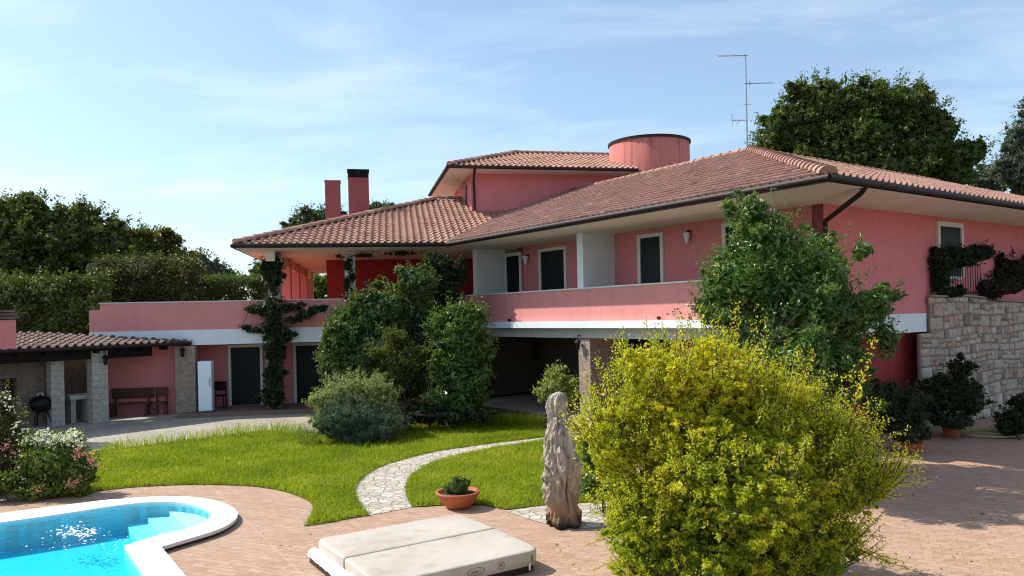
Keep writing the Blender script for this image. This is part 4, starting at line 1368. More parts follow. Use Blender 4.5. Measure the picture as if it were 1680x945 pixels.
def rs_blob(x, y, o, rx, ry, dz):
    s, z = sl(x, y, RS)
    p = pos(RS, s, o, z)
    k = p.y / F
    return (p.x, p.y, p.z, rx * k, dz, ry * k)
plant('ivy', 'dark ivy mound hanging over the railing in front of the window', 'ivy', pos(RS, WST + .3, -.12, 3.5),
      [rs_blob(1530, 430, -.25, 25, 28, .3), rs_blob(1562, 424, -.25, 42, 20, .3), rs_blob(1598, 416, -.22, 24, 17, .26), rs_blob(1530, 462, -.2, 20, 24, .22), rs_blob(1548, 480, -.18, 36, 10, .18)],
      14000, .085, M['l_vine'], 31, trunk=.02, limbs=8, tname='stem', cname='leaves', clumps=120, csize=.32, fill=.3)
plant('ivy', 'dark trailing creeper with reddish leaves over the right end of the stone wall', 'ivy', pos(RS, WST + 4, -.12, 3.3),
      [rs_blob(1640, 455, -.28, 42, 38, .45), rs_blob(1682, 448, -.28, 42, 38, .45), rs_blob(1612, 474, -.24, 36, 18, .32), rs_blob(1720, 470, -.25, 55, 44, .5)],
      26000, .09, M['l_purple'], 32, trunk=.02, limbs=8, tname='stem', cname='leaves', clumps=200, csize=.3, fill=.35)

# ------------------------------------------------------------------ spa with folded cover
sA, sB, sCc = gp(533, 891, .28), gp(751, 842, .28), gp(893, 903, .28)
ex = (sCc - sB); ex.z = 0; LB = 2.12; exn = ex.normalized()
ey = (sA - sB); ey.z = 0; eyn = ey - exn * ey.dot(exn); LA = ey.length; eyn.normalize()
spa = thing('hot_tub', 'low square hot tub under a stained beige folding vinyl cover', 'hot tub', (sB + exn * LB / 2 + eyn * LA / 2) * 1.0 - Vector((0, 0, .28)))
SP = (Vector((sB.x, sB.y)), Vector((exn.x, exn.y)), Vector((eyn.x, eyn.y)))
def rounded(s0, s1, o0, o1, r, c):
    out = []
    corners = [(s0, o0, 180, 0), (s1, o0, 270, 1), (s1, o1, 0, 2), (s0, o1, 90, 3)]
    for s, o, a, i in corners:
        rr = r if c[i] else .03
        cs = s + (rr if i in (0, 3) else -rr); co_ = o + (rr if i in (0, 1) else -rr)
        for k in range(7):
            th = math.radians(a + 90 * k / 6)
            out.append((cs + math.cos(th) * rr, co_ + math.sin(th) * rr))
    return out
def pad(s0, s1, c, slope):
    """a foam panel: rounded outline, soft upper edge, thicker towards the fold"""
    ol = rounded(s0, s1, -.02, LA + .02, .16, c)
    mb = MB(); m = len(ol)
    cs, co_ = (s0 + s1) / 2, LA / 2
    rings = []
    for inset, z in ((0, .14), (0, .25), (.004, .264), (.014, .273), (.05, .278), (.3, .279)):
        rg = []
        for s, o in ol:
            ds, do = cs - s, co_ - o
            ss = s + math.copysign(min(inset, abs(ds)), ds); oo = o + math.copysign(min(inset, abs(do)), do)
            zz = z + (slope(ss) if z > .2 else 0)
            rg.append(pos(SP, ss, oo, zz))
        rings.append(rg)
    vs = [p for r in rings for p in r] + [pos(SP, cs, co_, .28 + slope(cs))]
    fs = [(i * m + k, i * m + (k + 1) % m, (i + 1) * m + (k + 1) % m, (i + 1) * m + k) for i in range(len(rings) - 1) for k in range(m)]
    fs += [((len(rings) - 1) * m + k, (len(rings) - 1) * m + (k + 1) % m, len(vs) - 1) for k in range(m)]
    mb.add(vs, fs, .5, True)
    return mb.build('cover_panel', M['spa'], spa)
half = LB / 2
slope = lambda s: .022 * (1 - abs(s - half) / half)
pad(-.02, half - .012, (1, 0, 0, 1), slope)
p2_ = pad(half + .012, LB + .02, (0, 1, 1, 0), slope)
ol = rounded(.0, LB, 0, LA, .15, (1, 1, 1, 1))
mb = MB(); mb.prism([tuple(pos(SP, s, o, 0)[:2]) for s, o in ol], .09, .135); mb.build('skirt', M['spa'], spa)
mb = MB(); mb.prism([tuple(pos(SP, s * .985 + .015, o * .985 + .015, 0)[:2]) for s, o in ol], 0, .092); mb.build('tub', M['spa_base'], spa)
# prints on the right-hand skirt (side facing the viewer at s = LB)
def ring_on(sx, oc, zc, ro, rz, wdt, kk=28):
    mb = MB()
    vs = []
    for k in range(kk):
        th = 2 * PI * k / kk
        for r in (1.0, 1 - wdt):
            vs.append(pos(SP, sx, oc + math.cos(th) * ro * r, zc + math.sin(th) * rz * r))
    mb.add(vs, [(2 * k, 2 * k + 1, 2 * ((k + 1) % kk) + 1, 2 * ((k + 1) % kk)) for k in range(kk)])
    return mb
SX = LB + .0235
def stroke(mb, pts, w=.006):
    for (o0, z0), (o1, z1) in zip(pts[:-1], pts[1:]):
        d = Vector((o1 - o0, z1 - z0)); d.normalize(); nrm = Vector((-d.y, d.x)) * w / 2
        mb.add([pos(SP, SX + .0008, o0 + nrm.x, z0 + nrm.y), pos(SP, SX + .0008, o1 + nrm.x, z1 + nrm.y), pos(SP, SX + .0008, o1 - nrm.x, z1 - nrm.y), pos(SP, SX + .0008, o0 - nrm.x, z0 - nrm.y)], [(0, 1, 2, 3)])
def spa_o(x, y):
    """distance along the right-hand side for a sight line"""
    Pq = (pos(SP, LB + .02, 0, 0))
    return onplane(x, y, (Pq.x, Pq.y), SP[2])
o1, z1_ = spa_o(823, 935)
em = ring_on(SX, o1, .178, .046, .046, .12)
stroke(em, [(o1 + .021, .16), (o1 + .018, .2), (o1 - .008, .164), (o1 - .01, .2)], .006)
stroke(em, [(o1 - .018, .163), (o1 - .024, .163)], .007)
em.build('emblem', M['spa_ink'], p2_)
o2, _ = spa_o(781, 946)
em = ring_on(SX, o2, .175, .12, .046, .08)
for k, ch in enumerate('oool'):
    x_ = o2 + .058 - k * .038
    if ch == 'o':
        pts = [(x_ + .013 * math.cos(t * PI / 5), .17 + .016 * math.sin(t * PI / 5)) for t in range(11)]
    else: pts = [(x_ - .0, .154), (x_ - .0, .205)]
    stroke(em, pts, .006)
em.build('emblem', M['spa_ink'], p2_)
mb = MB(); o3 = spa_o(873, 925)[0]
mb.slab(SP, LB + .0225, LB + .027, o3 - .006, o3 + .006, .13, .225); mb.build('strap', M['spa_base'], p2_)
mb = MB(); o4 = spa_o(869, 940)[0]
mb.slab(SP, LB + .0225, LB + .026, o4 - .014, o4 + .014, .04, .13); mb.build('strap', M['spa_flap'], p2_)
# silver-white flap hanging out from the left side (o = LA)
mb = MB(); rng = random.Random(5)
K = 26; rows_ = [(0.0, .17), (.04, .175), (.09, .155), (.12, .085)]
vs = []
for k in range(K):
    s = .02 + (half * 1.35) * k / (K - 1)
    wr = .03 * math.sin(k * 1.9) * (k / K) + rng.uniform(-.007, .007)
    for q, (o, z) in enumerate(rows_):
        vs.append(pos(SP, s, LA + .024 + o + (wr * .5 if q > 0 else 0), z + wr * (q > 0)))
R_ = len(rows_)
mb.add(vs, [(k * R_ + q, (k + 1) * R_ + q, (k + 1) * R_ + q + 1, k * R_ + q + 1) for k in range(K - 1) for q in range(R_ - 1)], .5, True)
mb.build('flap', M['spa_flap'], spa)
mb = MB(); mb.slab(SP, .05, half * 1.4, LA + .015, LA + .125, .0, .08); mb.build('trim', M['spa_base'], spa)

# ------------------------------------------------------------------ driftwood sculpture
lb = gp(928, 868)
log = None
prof = [(880, 152, 332), (868, 138, 342), (845, 130, 340), (820, 132, 334), (780, 131, 320), (720, 116, 326), (640, 106, 331), (560, 96, 331), (480, 100, 321), (420, 106, 296), (360, 100, 292), (300, 122, 286), (230, 138, 259), (180, 134, 262), (120, 143, 252), (98, 165, 243), (85, 190, 228)]
zz = np.array([(880 - p[0]) / 391.0 for p in prof]); ce = np.array([((p[1] + p[2]) / 2 - 228) / 391.0 * .9 for p in prof]); hw = np.array([(p[2] - p[1]) / 2 / 391.0 * .93 for p in prof])
NZ, NA = 190, 150
LOGB = [(4.2, 1.86, .30, .5, .10), (4.75, 1.14, .34, .30, .07), (4.3, .64, -.32, .32, .15), (5.02, .52, -.55, .10, .26), (3.7, 1.0, .16, .3, .45), (5.6, .95, .26, .4, .3),
        (4.3, .05, .34, .35, .07), (5.25, .05, .40, .4, .08), (3.5, .07, .25, .4, .08), (4.72, 1.55, -.22, .22, .10), (5.1, 1.3, -.28, .12, .22), (4.0, .36, .20, .3, .08), (5.5, .42, -.3, .25, .1), (4.6, .3, .18, .25, .12), (4.35, 1.68, -.2, .5, .04), (3.9, .85, -.25, .2, .06)]
from mathutils import noise as mnoise
V = []
for i in range(NZ):
    z = zz[-1] * i / (NZ - 1)
    r = np.interp(z, zz, hw); c = np.interp(z, zz, ce)
    for j in range(NA):
        th = 2 * PI * j / NA
        lobes = .10 * math.sin(3 * th + z * 1.3) + .06 * math.sin(5 * th - z * 2.1 + 1)
        nv = mnoise.fractal(Vector((math.cos(th) * 1.6, math.sin(th) * 1.6, z * 1.1)), 1.0, 2.0, 4)
        nw = mnoise.fractal(Vector((math.cos(th) * 4, math.sin(th) * 4, z * 6.5 + 9)), 0.8, 2.0, 4)
        gr = mnoise.noise(Vector((math.cos(th) * 9, math.sin(th) * 9, z * 1.2)))
        crack = -0.22 * math.exp(-((abs((th - 4.9 + .25 * math.sin(z * 3)) % (2 * PI)) if True else 0) / .13) ** 2) * (1 if .3 < z < 1.25 else 0)
        bulb = .16 * max(0, mnoise.noise(Vector((math.cos(th) * 2.2, math.sin(th) * 2.2, 7)))) * max(0, 1 - z / .22) * 2
        vd = mnoise.voronoi(Vector((math.cos(th) * 1.5 + 3, math.sin(th) * 1.5, z * 1.9)))[0]
        chunk = min(.5, vd[1] - vd[0]) - .22
        bumps = sum(am * math.exp(-(((th - t0 + PI) % (2 * PI) - PI) / wt_) ** 2 - ((z - z0) / wz) ** 2) for t0, z0, am, wt_, wz in LOGB)
        rr = r * .93 * (1 + lobes * .5 + (.26 * nv + .19 * nw + .07 * gr + .55 * chunk) + bumps + bulb * .6)
        ov = math.sqrt(max(0, 1 - max(0, (z - zz[-1] + .06) / .06) ** 2)) if z > zz[-1] - .06 else 1
        V.append((c + math.cos(th) * rr * ov, math.sin(th) * rr * .85 * ov, z))
V = np.array(V)
ii, jj = np.meshgrid(np.arange(NZ - 1), np.arange(NA), indexing='ij')
Q = np.stack([ii * NA + jj, ii * NA + (jj + 1) % NA, (ii + 1) * NA + (jj + 1) % NA, (ii + 1) * NA + jj], -1).reshape(-1, 4)
log = link('driftwood', raw_mesh('driftwood', V, Q, np.full(len(Q), .5), True), M['log'], None, (lb.x, lb.y + .22, 0))
tag(log, 'tall upright weathered driftwood trunk standing at the edge of the paving', 'driftwood')

# ------------------------------------------------------------------ terracotta bowl
bb = gp(751, 836)
bowl = thing('planter_bowl', 'wide shallow terracotta bowl of soil standing on the red paving', 'planter', (bb.x, bb.y + .15, 0))
c = (bb.x, bb.y + .15, 0)
k = c[1] / F
mb = MB(); mb.lathe([(0, .004), (.19, .004), (.21, .02), (.30, .12), (.36, .235), (.375, .25), (.375, .275), (.335, .275), (.32, .24), (.25, .2)], c, 48); mb.build('bowl', M['terracotta'], bowl)
mb = MB(); mb.lathe([(0, .25), (.18, .245), (.318, .23)], c, 32); mb.build('soil', M['soil'], bowl)
plant('bowl_plant', 'small dense dark green plant growing in the terracotta bowl', 'plant', (c[0], c[1], .25), [(c[0], c[1], .34, .22, .2, .13), (c[0] + .02, c[1], .40, .13, .13, .11), (c[0] - .12, c[1], .31, .12, .12, .09)], 5200, .045, M['l_laurel'], 41, trunk=.012, limbs=10, tname='stem', cname='foliage', clumps=90, csize=.3, zmin=.25, aspect=.35)

# ------------------------------------------------------------------ barbecue shelter on the left
E0, E1 = Vector((-18.4, 17.7)), Vector((-11.05, 26.32))
SU = (E1 - E0).normalized(); SQ = Vector((-SU.y, SU.x))
shel = thing('barbecue_shelter', 'open garden shelter with a low tiled roof on masonry pillars', 'shelter', (-14.5, 23.5, 0))
SH = (E0, SU, SQ)
ZH, SHS = 2.53, .13
hz = lambda o: ZH + SHS * o
LQ = (E1 - E0).length
Lin = PL0 - B2 * .06
e1 = E1 - SU * .1
corner = isect(E0 + SQ * 3.2, SU, Lin, A2)
poly = [E0, e1, isect(e1, SQ, Lin, A2) if False else e1 + SQ * .05, corner, E0 + SQ * 3.2]
P5 = [p3(E0, hz(0)), p3(e1, hz(0)), p3(corner, hz(3.2)), p3(E0 + SQ * 3.2, hz(3.2))]
rf = join_meshes('roof', [tile_slope(P5, 0, .25, .38, .085, 21)], ORG[shel], M['tile_old'], shel)
mb = MB()
mb.prism([tuple(p[:2]) for p in P5], [hz(0) - .10, hz(0) - .10, hz(3.2) - .10, hz(3.2) - .10], [hz(0) - .02, hz(0) - .02, hz(3.2) - .02, hz(3.2) - .02])
mb.build('ceiling', M['dark_wood'], shel)
gutter(rf, [p3(E0 - SQ * .07, ZH - .03), p3(e1 - SQ * .07, ZH - .03)], .06)
mb = MB()
mb.slab(SH, 0, LQ - 1.2, .42, .60, ZH - .42, ZH - .10)
mb.build('beam', M['dark_wood'], shel)
for k in range(15):
    mb = MB(); s = .3 + k * .72
    oend = 3.0 if s < 7 else max(.5, 3.0 - (s - 7) * .95)
    mb.slab(SH, s, s + .1, .04, oend, ZH - .22, ZH - .105); mb.build('rafter', M['dark_wood'], shel)
# pillars
def sh_pillar(x0, x1, o, dep, z1):
    a, b = sorted((sl(x0, 640, (E0 + SQ * o, SU))[0], sl(x1, 640, (E0 + SQ * o, SU))[0]))
    mb = MB(); mb.slab(SH, a, b, o, o + dep, 0, z1); mb.build('pillar', M['stone_block'], shel, bevel=.012)
sh_pillar(152, 178, .34, .46, ZH - .16)
sh_pillar(84, 106, .75, .4, ZH - .06)
# fireplace wall at the back with an opening
def so(x, o): return sl(x, 640, (E0 + SQ * o, SU))[0]
o_ = 1.35
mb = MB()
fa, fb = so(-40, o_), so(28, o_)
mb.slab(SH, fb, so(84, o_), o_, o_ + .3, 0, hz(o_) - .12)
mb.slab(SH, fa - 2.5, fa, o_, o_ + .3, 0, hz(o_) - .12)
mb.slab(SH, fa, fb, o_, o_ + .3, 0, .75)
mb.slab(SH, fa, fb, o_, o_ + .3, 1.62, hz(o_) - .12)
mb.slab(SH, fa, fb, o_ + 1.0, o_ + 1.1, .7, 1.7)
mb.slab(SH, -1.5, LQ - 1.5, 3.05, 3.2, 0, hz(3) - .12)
mb.build('brick_wall', M['brick_shade'], shel)
ch0 = at(8, 512, 21.0)
mb = MB(); mb.slab((Vector((ch0.x - .35, 21.0)), SU, SQ), -.5, .45, -.4, .4, 2.6, at(8, 525, 21).z)
chm = mb.build('chimney', M['pink'], shel)
mb = MB(); zc_ = at(8, 525, 21).z
for k_ in range(3):
    mb.slab((Vector((ch0.x - .35, 21.0)), SU, SQ), -.56, .52 - k_ * .05, -.46, .46, zc_ + .03 + k_ * .09, zc_ + .09 + k_ * .09)
mb.slab((Vector((ch0.x - .35, 21.0)), SU, SQ), -.35, .32, -.3, .3, zc_, zc_ + .25)
mb.build('cap', M['tile_old'], chm)
mb = MB()
mb.prism([tuple(p) for p in (E0 + SQ * .1, E1 - SU * .2 + SQ * .0, isect(E1, SQ, PL0 + B2 * .2, A2) * .0 + (PL0 + A2 * (sl_end + 2.6) - B2 * .1), PL0 + A2 * sl_end - B2 * .1, E0 + SQ * 3.2)], -.02, .075)
tag(mb.build('shelter_floor', M['gravel']), kind='structure')
# lantern on the pillar
a_ = sl(170, 590, (E0 + SQ * .34, SU)); c = pos(SH, a_[0], .20, a_[1])
mb = MB(); mb.lathe([(0, -.17), (.05, -.16), (.07, .05), (.11, .06), (.02, .16), (0, .19)], c, 8, smooth=False)
lm = mb.build('wall_lamp', M['black'], shel)
mb = MB(); mb.tube([c + Vector((0, 0, .17)), c + Vector((0, 0, .26)), pos(SH, a_[0], .335, a_[1] + .24)], .013, 6); mb.build('bracket', M['black'], lm)

# bench and stool against the pink wall
BW = (PL0, A2, B2)
def wx(x): return sl(x, 660, LF)[0]
bn = thing('garden_bench', 'long red brown wooden bench with backrest against the pink wall', 'bench', pos(LF, (wx(182) + wx(249)) / 2, .1, .08))
a, b = wx(180), wx(249)
mb = MB(); mb.slab(LF, a, b, -.28, .14, .47, .53); mb.build('seat', M['wood_red'], bn, bevel=.008)
mb = MB(); mb.slab(LF, a, b, .19, .24, .66, 1.0); mb.build('backrest', M['wood_red'], bn, bevel=.008)
for s in (a + .1, b - .18):
    for o in (-.24, .06):
        mb = MB(); mb.slab(LF, s, s + .08, o, o + .08, .075, .469); mb.build('leg', M['wood_red'], bn)
    mb = MB(); mb.slab(LF, s, s + .07, .145, .188, .075, .98); mb.build('post', M['wood_red'], bn)
a, b = wx(253), wx(274)
st = thing('wooden_chair', 'small red brown wooden chair next to the long bench', 'chair', pos(LF, (a + b) / 2, 0, .08))
mb = MB(); mb.slab(LF, a, b, -.22, .14, .47, .52); mb.build('seat', M['wood_red'], st, bevel=.008)
mb = MB(); mb.slab(LF, a, b, .10, .14, .72, 1.0); mb.build('backrest', M['wood_red'], st, bevel=.008)
for s in (a + .02, b - .07):
    mb = MB(); mb.slab(LF, s, s + .05, -.20, -.15, .075, .469); mb.build('leg', M['wood_red'], st)
    mb = MB(); mb.slab(LF, s, s + .05, .142, .19, .075, 1.0); mb.build('leg', M['wood_red'], st)
# masonry table with pale slab between the pillars
tb = thing('stone_table', 'pale stone slab table on a masonry foot between the shelter pillars', 'table', pos(SH, so(128, 1.3), 1.3, .08))
a, b = so(109, 1.3), so(147, 1.3)
mb = MB(); mb.slab(SH, a, b, 1.0, 1.75, .82, .96); mb.build('table_top', M['slab_white'], tb, bevel=.01)
mb = MB(); mb.slab(SH, a + .05, a + .2, 1.1, 1.7, .075, .819); mb.build('leg', M['stone_block'], tb)
mb = MB(); mb.slab(SH, b - .2, b - .05, 1.1, 1.7, .075, .819); mb.build('leg', M['stone_block'], tb)
# kettle barbecue in front of the fireplace wall
kb = pos(SH, so(66, .95), .95, .08)
gr = thing('kettle_barbecue', 'black kettle barbecue with pale lid handle standing by the brick wall', 'barbecue', kb)
mb = MB(); mb.lathe([(0, .45), (.12, .46), (.24, .55), (.30, .68), (.30, .72)], kb, 20); mb.build('kettle', M['black'], gr)
mb = MB(); mb.lathe([(.31, .72), (.29, .82), (.2, .92), (.05, .97), (0, .975)], kb, 20); ld = mb.build('lid', M['black'], gr)
mb = MB(); mb.tube([kb + Vector((-.08, 0, .96)), kb + Vector((-.07, 0, 1.04)), kb + Vector((.07, 0, 1.04)), kb + Vector((.08, 0, .96))], .022, 6); mb.build('handle', M['slab_white'], ld)
for k_ in range(3):
    th = k_ * 2 * PI / 3 + .4
    mb = MB(); mb.tube([kb + Vector((math.cos(th) * .16, math.sin(th) * .16, .5)), kb + Vector((math.cos(th) * .32, math.sin(th) * .32, 0))], .02, 6); mb.build('leg', M['black'], gr)
# fridge on the porch
f0 = gp(322, 677, .0); fy = gp(335, 677, .14).y
fr_o = (Vector((at(323, 640, fy).x, fy)), A2, B2)
fw_ = at(344, 640, fy).x - at(323, 640, fy).x
fz = at(335, 593, fy).z
rot = math.radians(10)
FD = Vector((math.cos(rot), math.sin(rot))); FN = Vector((-FD.y, FD.x))
FP = (Vector((at(325, 640, fy).x, fy)), FD, FN)
frg = thing('fridge', 'tall pale white fridge standing beside the brick pillar on the porch', 'fridge', pos(FP, fw_ / 2, .3, .0))
mb = MB(); mb.slab(FP, .0, fw_, .06, .45, .17, fz); mb.build('cabinet', M['fridge'], frg, bevel=.012)
mb = MB(); mb.slab(FP, .0, fw_, 0, .052, .2, fz); dr = mb.build('door', M['fridge'], frg, bevel=.012)
mb = MB(); mb.slab(FP, fw_ - .07, fw_ - .045, -.03, -.001, 1.0, 1.35); mb.build('handle', M['metal'], dr)
mb = MB(); mb.slab(FP, .03, fw_ - .03, .07, .42, .14, .1695); mb.build('base', M['black'], frg)
# dark chair just right of the fridge
cs_ = sl(352, 660, LF)[0]
cp = pos(LF, cs_, .7, .14)
chr_ = thing('porch_chair', 'dark wooden chair in the shade between the fridge and the door', 'chair', cp)
mb = MB(); mb.slab(LF, cs_ - .22, cs_ + .22, .5, .92, .57, .61); mb.build('seat', M['dark_wood'], chr_)
mb = MB(); mb.slab(LF, cs_ - .22, cs_ + .22, .88, .92, .75, 1.08); mb.build('backrest', M['dark_wood'], chr_)
for s in (-.21, .17):
    mb = MB(); mb.slab(LF, cs_ + s, cs_ + s + .04, .51, .55, .14, .569); mb.build('leg', M['dark_wood'], chr_)
    mb = MB(); mb.slab(LF, cs_ + s, cs_ + s + .04, .921, .96, .14, 1.08); mb.build('leg', M['dark_wood'], chr_)

# garden hose coil
hc = gp(1628, 716)
mb = MB(); pts = []
for k_ in range(180):
    th = k_ * 2 * PI / 30; r = .42 + .05 * (k_ / 30) + .05 * math.sin(k_ * .37)
    pts.append((hc.x + r * math.cos(th) * 1.15, hc.y + .35 + r * math.sin(th), .02 + .012 * (k_ % 7) / 7 + .004 * (k_ // 30)))
mb.tube(pts, .016, 6)
tag(mb.build('garden_hose', M['hose'], None, (hc.x, hc.y, 0)), 'pale green garden hose lying in a loose coil below the stone wall', 'hose')

# ------------------------------------------------------------------ vegetation
def ground_at(px, Y):
    p = at(px, HOR, Y); return (p.x, p.y, 0.0)
def BL(Y, *l, dz=None):
    return [blob(px, py, Y + (e[0] if e else 0), rx, ry, dz) for px, py, rx, ry, *e in l]

# big yellow-green bush in the foreground
YB = 8.8
yb = BL(YB, (1090, 645, 92, 82), (1172, 632, 84, 74), (1010, 722, 66, 80), (1262, 690, 88, 78), (1345, 738, 84, 80), (1200, 785, 200, 150), (1062, 850, 92, 108), (1385, 805, 62, 52), (1330, 885, 92, 95), (1160, 950, 165, 140), (1440, 792, 34, 20))
rng = np.random.default_rng(3)
tg = [(1428, 582), (1240, 530), (1062, 548), (1380, 640), (1345, 632), (1398, 628), (1495, 785), (1478, 720), (1512, 800), (1452, 700), (1470, 760), (1440, 890), (1475, 930), (1450, 930), (1490, 945), (1150, 520), (1205, 540), (1120, 545), (985, 612), (950, 680), (1290, 575), (1330, 600), (940, 720), (1405, 660), (1210, 520), (1500, 760), (1460, 820), (1430, 860), (975, 900), (985, 940), (1020, 590), (1090, 560), (1255, 545), (1310, 590)]
bs, ds, ls = [], [], []
for x, y in tg:
    tip = at(x, y, YB + rng.uniform(-.5, .5))
    c = at(1190, 790, YB)
    d = tip - c
    L = rng.uniform(.55, .8)
    base = tip - d.normalized() * L
    if y < 700: base = tip - (d.normalized() * .4 + Vector((0, 0, .75))).normalized() * L
    bs.append(tuple(base)); ds.append(tuple(tip - base)); ls.append(L * 1.15)
sh1 = shoots(bs, ds, ls, 110, .052, 4, .5, .72)
# many short shoots all over the surface give the outline its feathery edge
Bn = np.array(yb)
bs2, ds2, ls2 = [], [], []
for k_ in range(650):
    j = rng.integers(len(Bn)); d = rng.normal(size=3); d /= np.linalg.norm(d); d[2] = abs(d[2]) if rng.random() < .75 else d[2]
    p = Bn[j, :3] + d * Bn[j, 3:6] * .86
    if p[2] < .2: continue
    bs2.append(tuple(p)); ds2.append(tuple(d * .6 + np.array([0, 0, .55]))); ls2.append(rng.uniform(.18, .42))
sh2 = shoots(bs2, ds2, ls2, 100, .042, 6, .5, .62)
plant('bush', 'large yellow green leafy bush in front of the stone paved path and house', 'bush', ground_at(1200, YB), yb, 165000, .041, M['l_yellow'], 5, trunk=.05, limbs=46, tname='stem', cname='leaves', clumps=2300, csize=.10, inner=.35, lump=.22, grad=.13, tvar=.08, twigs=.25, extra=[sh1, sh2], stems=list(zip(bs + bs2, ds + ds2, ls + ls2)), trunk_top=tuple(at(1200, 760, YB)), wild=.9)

# dark laurel tree behind it
YL = 13.3
lt = BL(YL, (1255, 400, 78, 72), (1225, 350, 42, 40), (1205, 470, 82, 78), (1300, 500, 105, 92), (1350, 440, 55, 52), (1395, 520, 62, 60), (1250, 580, 105, 85), (1370, 600, 80, 80), (1440, 490, 34, 26), (1300, 660, 120, 90), (1175, 500, 48, 60), (1415, 410, 22, 24), (1455, 560, 28, 40), (1430, 500, 46, 36), (1468, 486, 22, 15), (1330, 460, 85, 85, 1.2), (1270, 560, 95, 90, 1.2), (1360, 570, 70, 90, 1.4), (1300, 600, 90, 90, -1.0), (1240, 450, 80, 85, 2.0), (1290, 440, 70, 85, 2.2), (1230, 420, 45, 60, 1.8), (1250, 520, 90, 80, 2.3))  # hidden rear lobes added behind the crown to throw shade on the paving
tg = [(1490, 490), (1475, 470), (1395, 375), (1385, 400), (1138, 415), (1150, 440), (1120, 505), (1098, 520), (1265, 312), (1215, 325), (1240, 318), (1440, 445), (1420, 400), (1480, 560), (1105, 515), (1130, 470), (1290, 330), (1320, 370), (1350, 385), (1190, 360)]
bs, ds, ls = [], [], []
for x, y in tg:
    tip = at(x, y, YL + rng.uniform(-.5, .5)); c = at(1285, 500, YL); d = (tip - c); L = rng.uniform(.6, 1.0)
    base = tip - (d.normalized() + Vector((0, 0, .25))).normalized() * L
    bs.append(tuple(base)); ds.append(tuple(tip - base)); ls.append(L)
plant('laurel_tree', 'tall glossy dark green laurel against the corner of the house', 'tree', ground_at(1285, YL), lt, 82000, .070, M['l_laurel'], 8, trunk=.09, limbs=40, cname='crown', clumps=520, csize=.2, inner=.3, lump=.3, extra=[shoots(bs, ds, ls, 60, .085, 9, .42, .6)], wild=.8, aspect=.42)

# shrubs in front of the house
plant('shrub', 'large rounded deep green shrub climbing up to the terrace corner', 'shrub', ground_at(650, 24.6),
      BL(24.4, (676, 462, 32, 34), (632, 508, 62, 46), (575, 548, 54, 56), (640, 580, 78, 66), (560, 600, 42, 48), (600, 635, 70, 50), (690, 470, 26, 40), (680, 520, 40, 50), (660, 620, 60, 50)), 62000, .115, M['l_shrub'], 12, trunk=.1, limbs=22, tname='stem', clumps=420, csize=.2, inner=.2, lump=.2, cname='leaves')
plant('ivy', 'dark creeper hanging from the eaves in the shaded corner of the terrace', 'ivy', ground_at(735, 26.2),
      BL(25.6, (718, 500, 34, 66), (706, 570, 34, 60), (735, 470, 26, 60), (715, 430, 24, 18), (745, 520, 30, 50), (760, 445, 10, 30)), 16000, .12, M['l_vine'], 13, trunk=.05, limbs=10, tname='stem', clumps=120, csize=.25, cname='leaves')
plant('camellia', 'upright glossy camellia bush with dark leaves and an airy top', 'shrub', ground_at(752, 22.4),
      BL(22.2, (752, 555, 52, 48), (768, 525, 36, 32), (728, 545, 30, 36), (758, 625, 54, 64), (792, 572, 22, 36), (750, 660, 58, 36)), 26000, .115, M['l_laurel'], 14, trunk=.07, limbs=26, tname='stem', clumps=330, csize=.2, inner=.25, lump=.3, cname='leaves', extra=[shoots([tuple(at(x, y + 28, 22.2)) for x, y in ((735, 490), (757, 492), (795, 500), (712, 505), (775, 498), (805, 522), (700, 530))], [(0.05, 0, 1)] * 7, [.6] * 7, 40, .12, 15, .45, .7)])
plant('maple', 'small airy maple with yellowish and rusty leaves between two dark shrubs', 'tree', ground_at(665, 21.8),
      BL(21.6, (650, 555, 26, 22), (625, 578, 34, 14), (665, 600, 36, 22), (640, 625, 30, 22), (690, 580, 20, 16)), 4200, .075, M['l_maple'], 16, trunk=.045, limbs=16, clumps=110, csize=.3, lump=.4, cname='crown')
plant('shrub', 'round pale grey green shrub at the far edge of the lawn', 'shrub', ground_at(580, 20.6),
      BL(20.6, (580, 648, 62, 38), (545, 665, 42, 36), (620, 665, 45, 40), (570, 690, 70, 35), (640, 695, 32, 28)), 26000, .075, M['l_silver'], 17, trunk=.04, limbs=20, tname='stem', clumps=380, csize=.17, lump=.25, aspect=.3, cname='leaves')
plant('lavender', 'low blue green lavender clump in front of the pale round shrub', 'lavender', ground_at(590, 19.6),
      BL(19.6, (572, 690, 52, 34), (625, 700, 46, 26), (548, 700, 30, 26), (600, 712, 50, 18)), 21000, .085, M['l_lavender'], 18, trunk=.03, limbs=18, tname='stem', clumps=330, csize=.17, lump=.2, aspect=.16, up=.2, wild=1.0, cname='leaves')
bsx = [ground_at(x, 19.4) for x in np.linspace(486, 522, 16)]
t = thing('weeds', 'bright green upright weeds left of the lavender clump', 'plant', ground_at(503, 19.4))
foliage_obj('leaves', [shoots([(b[0], b[1] + rng.uniform(-.3, .3), .02) for b in bsx], [(rng.uniform(-.25, .25), rng.uniform(-.2, .2), 1) for _ in bsx], [rng.uniform(.35, .65) for _ in bsx], 95, .07, 19, .25, .55)], M['l_weed'], t)
mb = MB()
for b in bsx: mb.tube([b, (b[0], b[1], .4)], .005, 4)
mb.build('stem', M['l_weed'], t)
vg = ground_at(922, 20.5)
plant('variegated_shrub', 'small variegated cream and green shrub in front of the brick pier', 'shrub', vg,
      BL(20.5, (917, 630, 32, 24), (895, 645, 20, 17), (935, 645, 20, 24), (912, 612, 18, 14), (915, 655, 28, 14)), 5200, .095, M['l_varieg'], 20, trunk=.035, limbs=14, clumps=120, csize=.25, cname='leaves', tname='stem', trunk_top=tuple(at(917, 640, 20.5)))
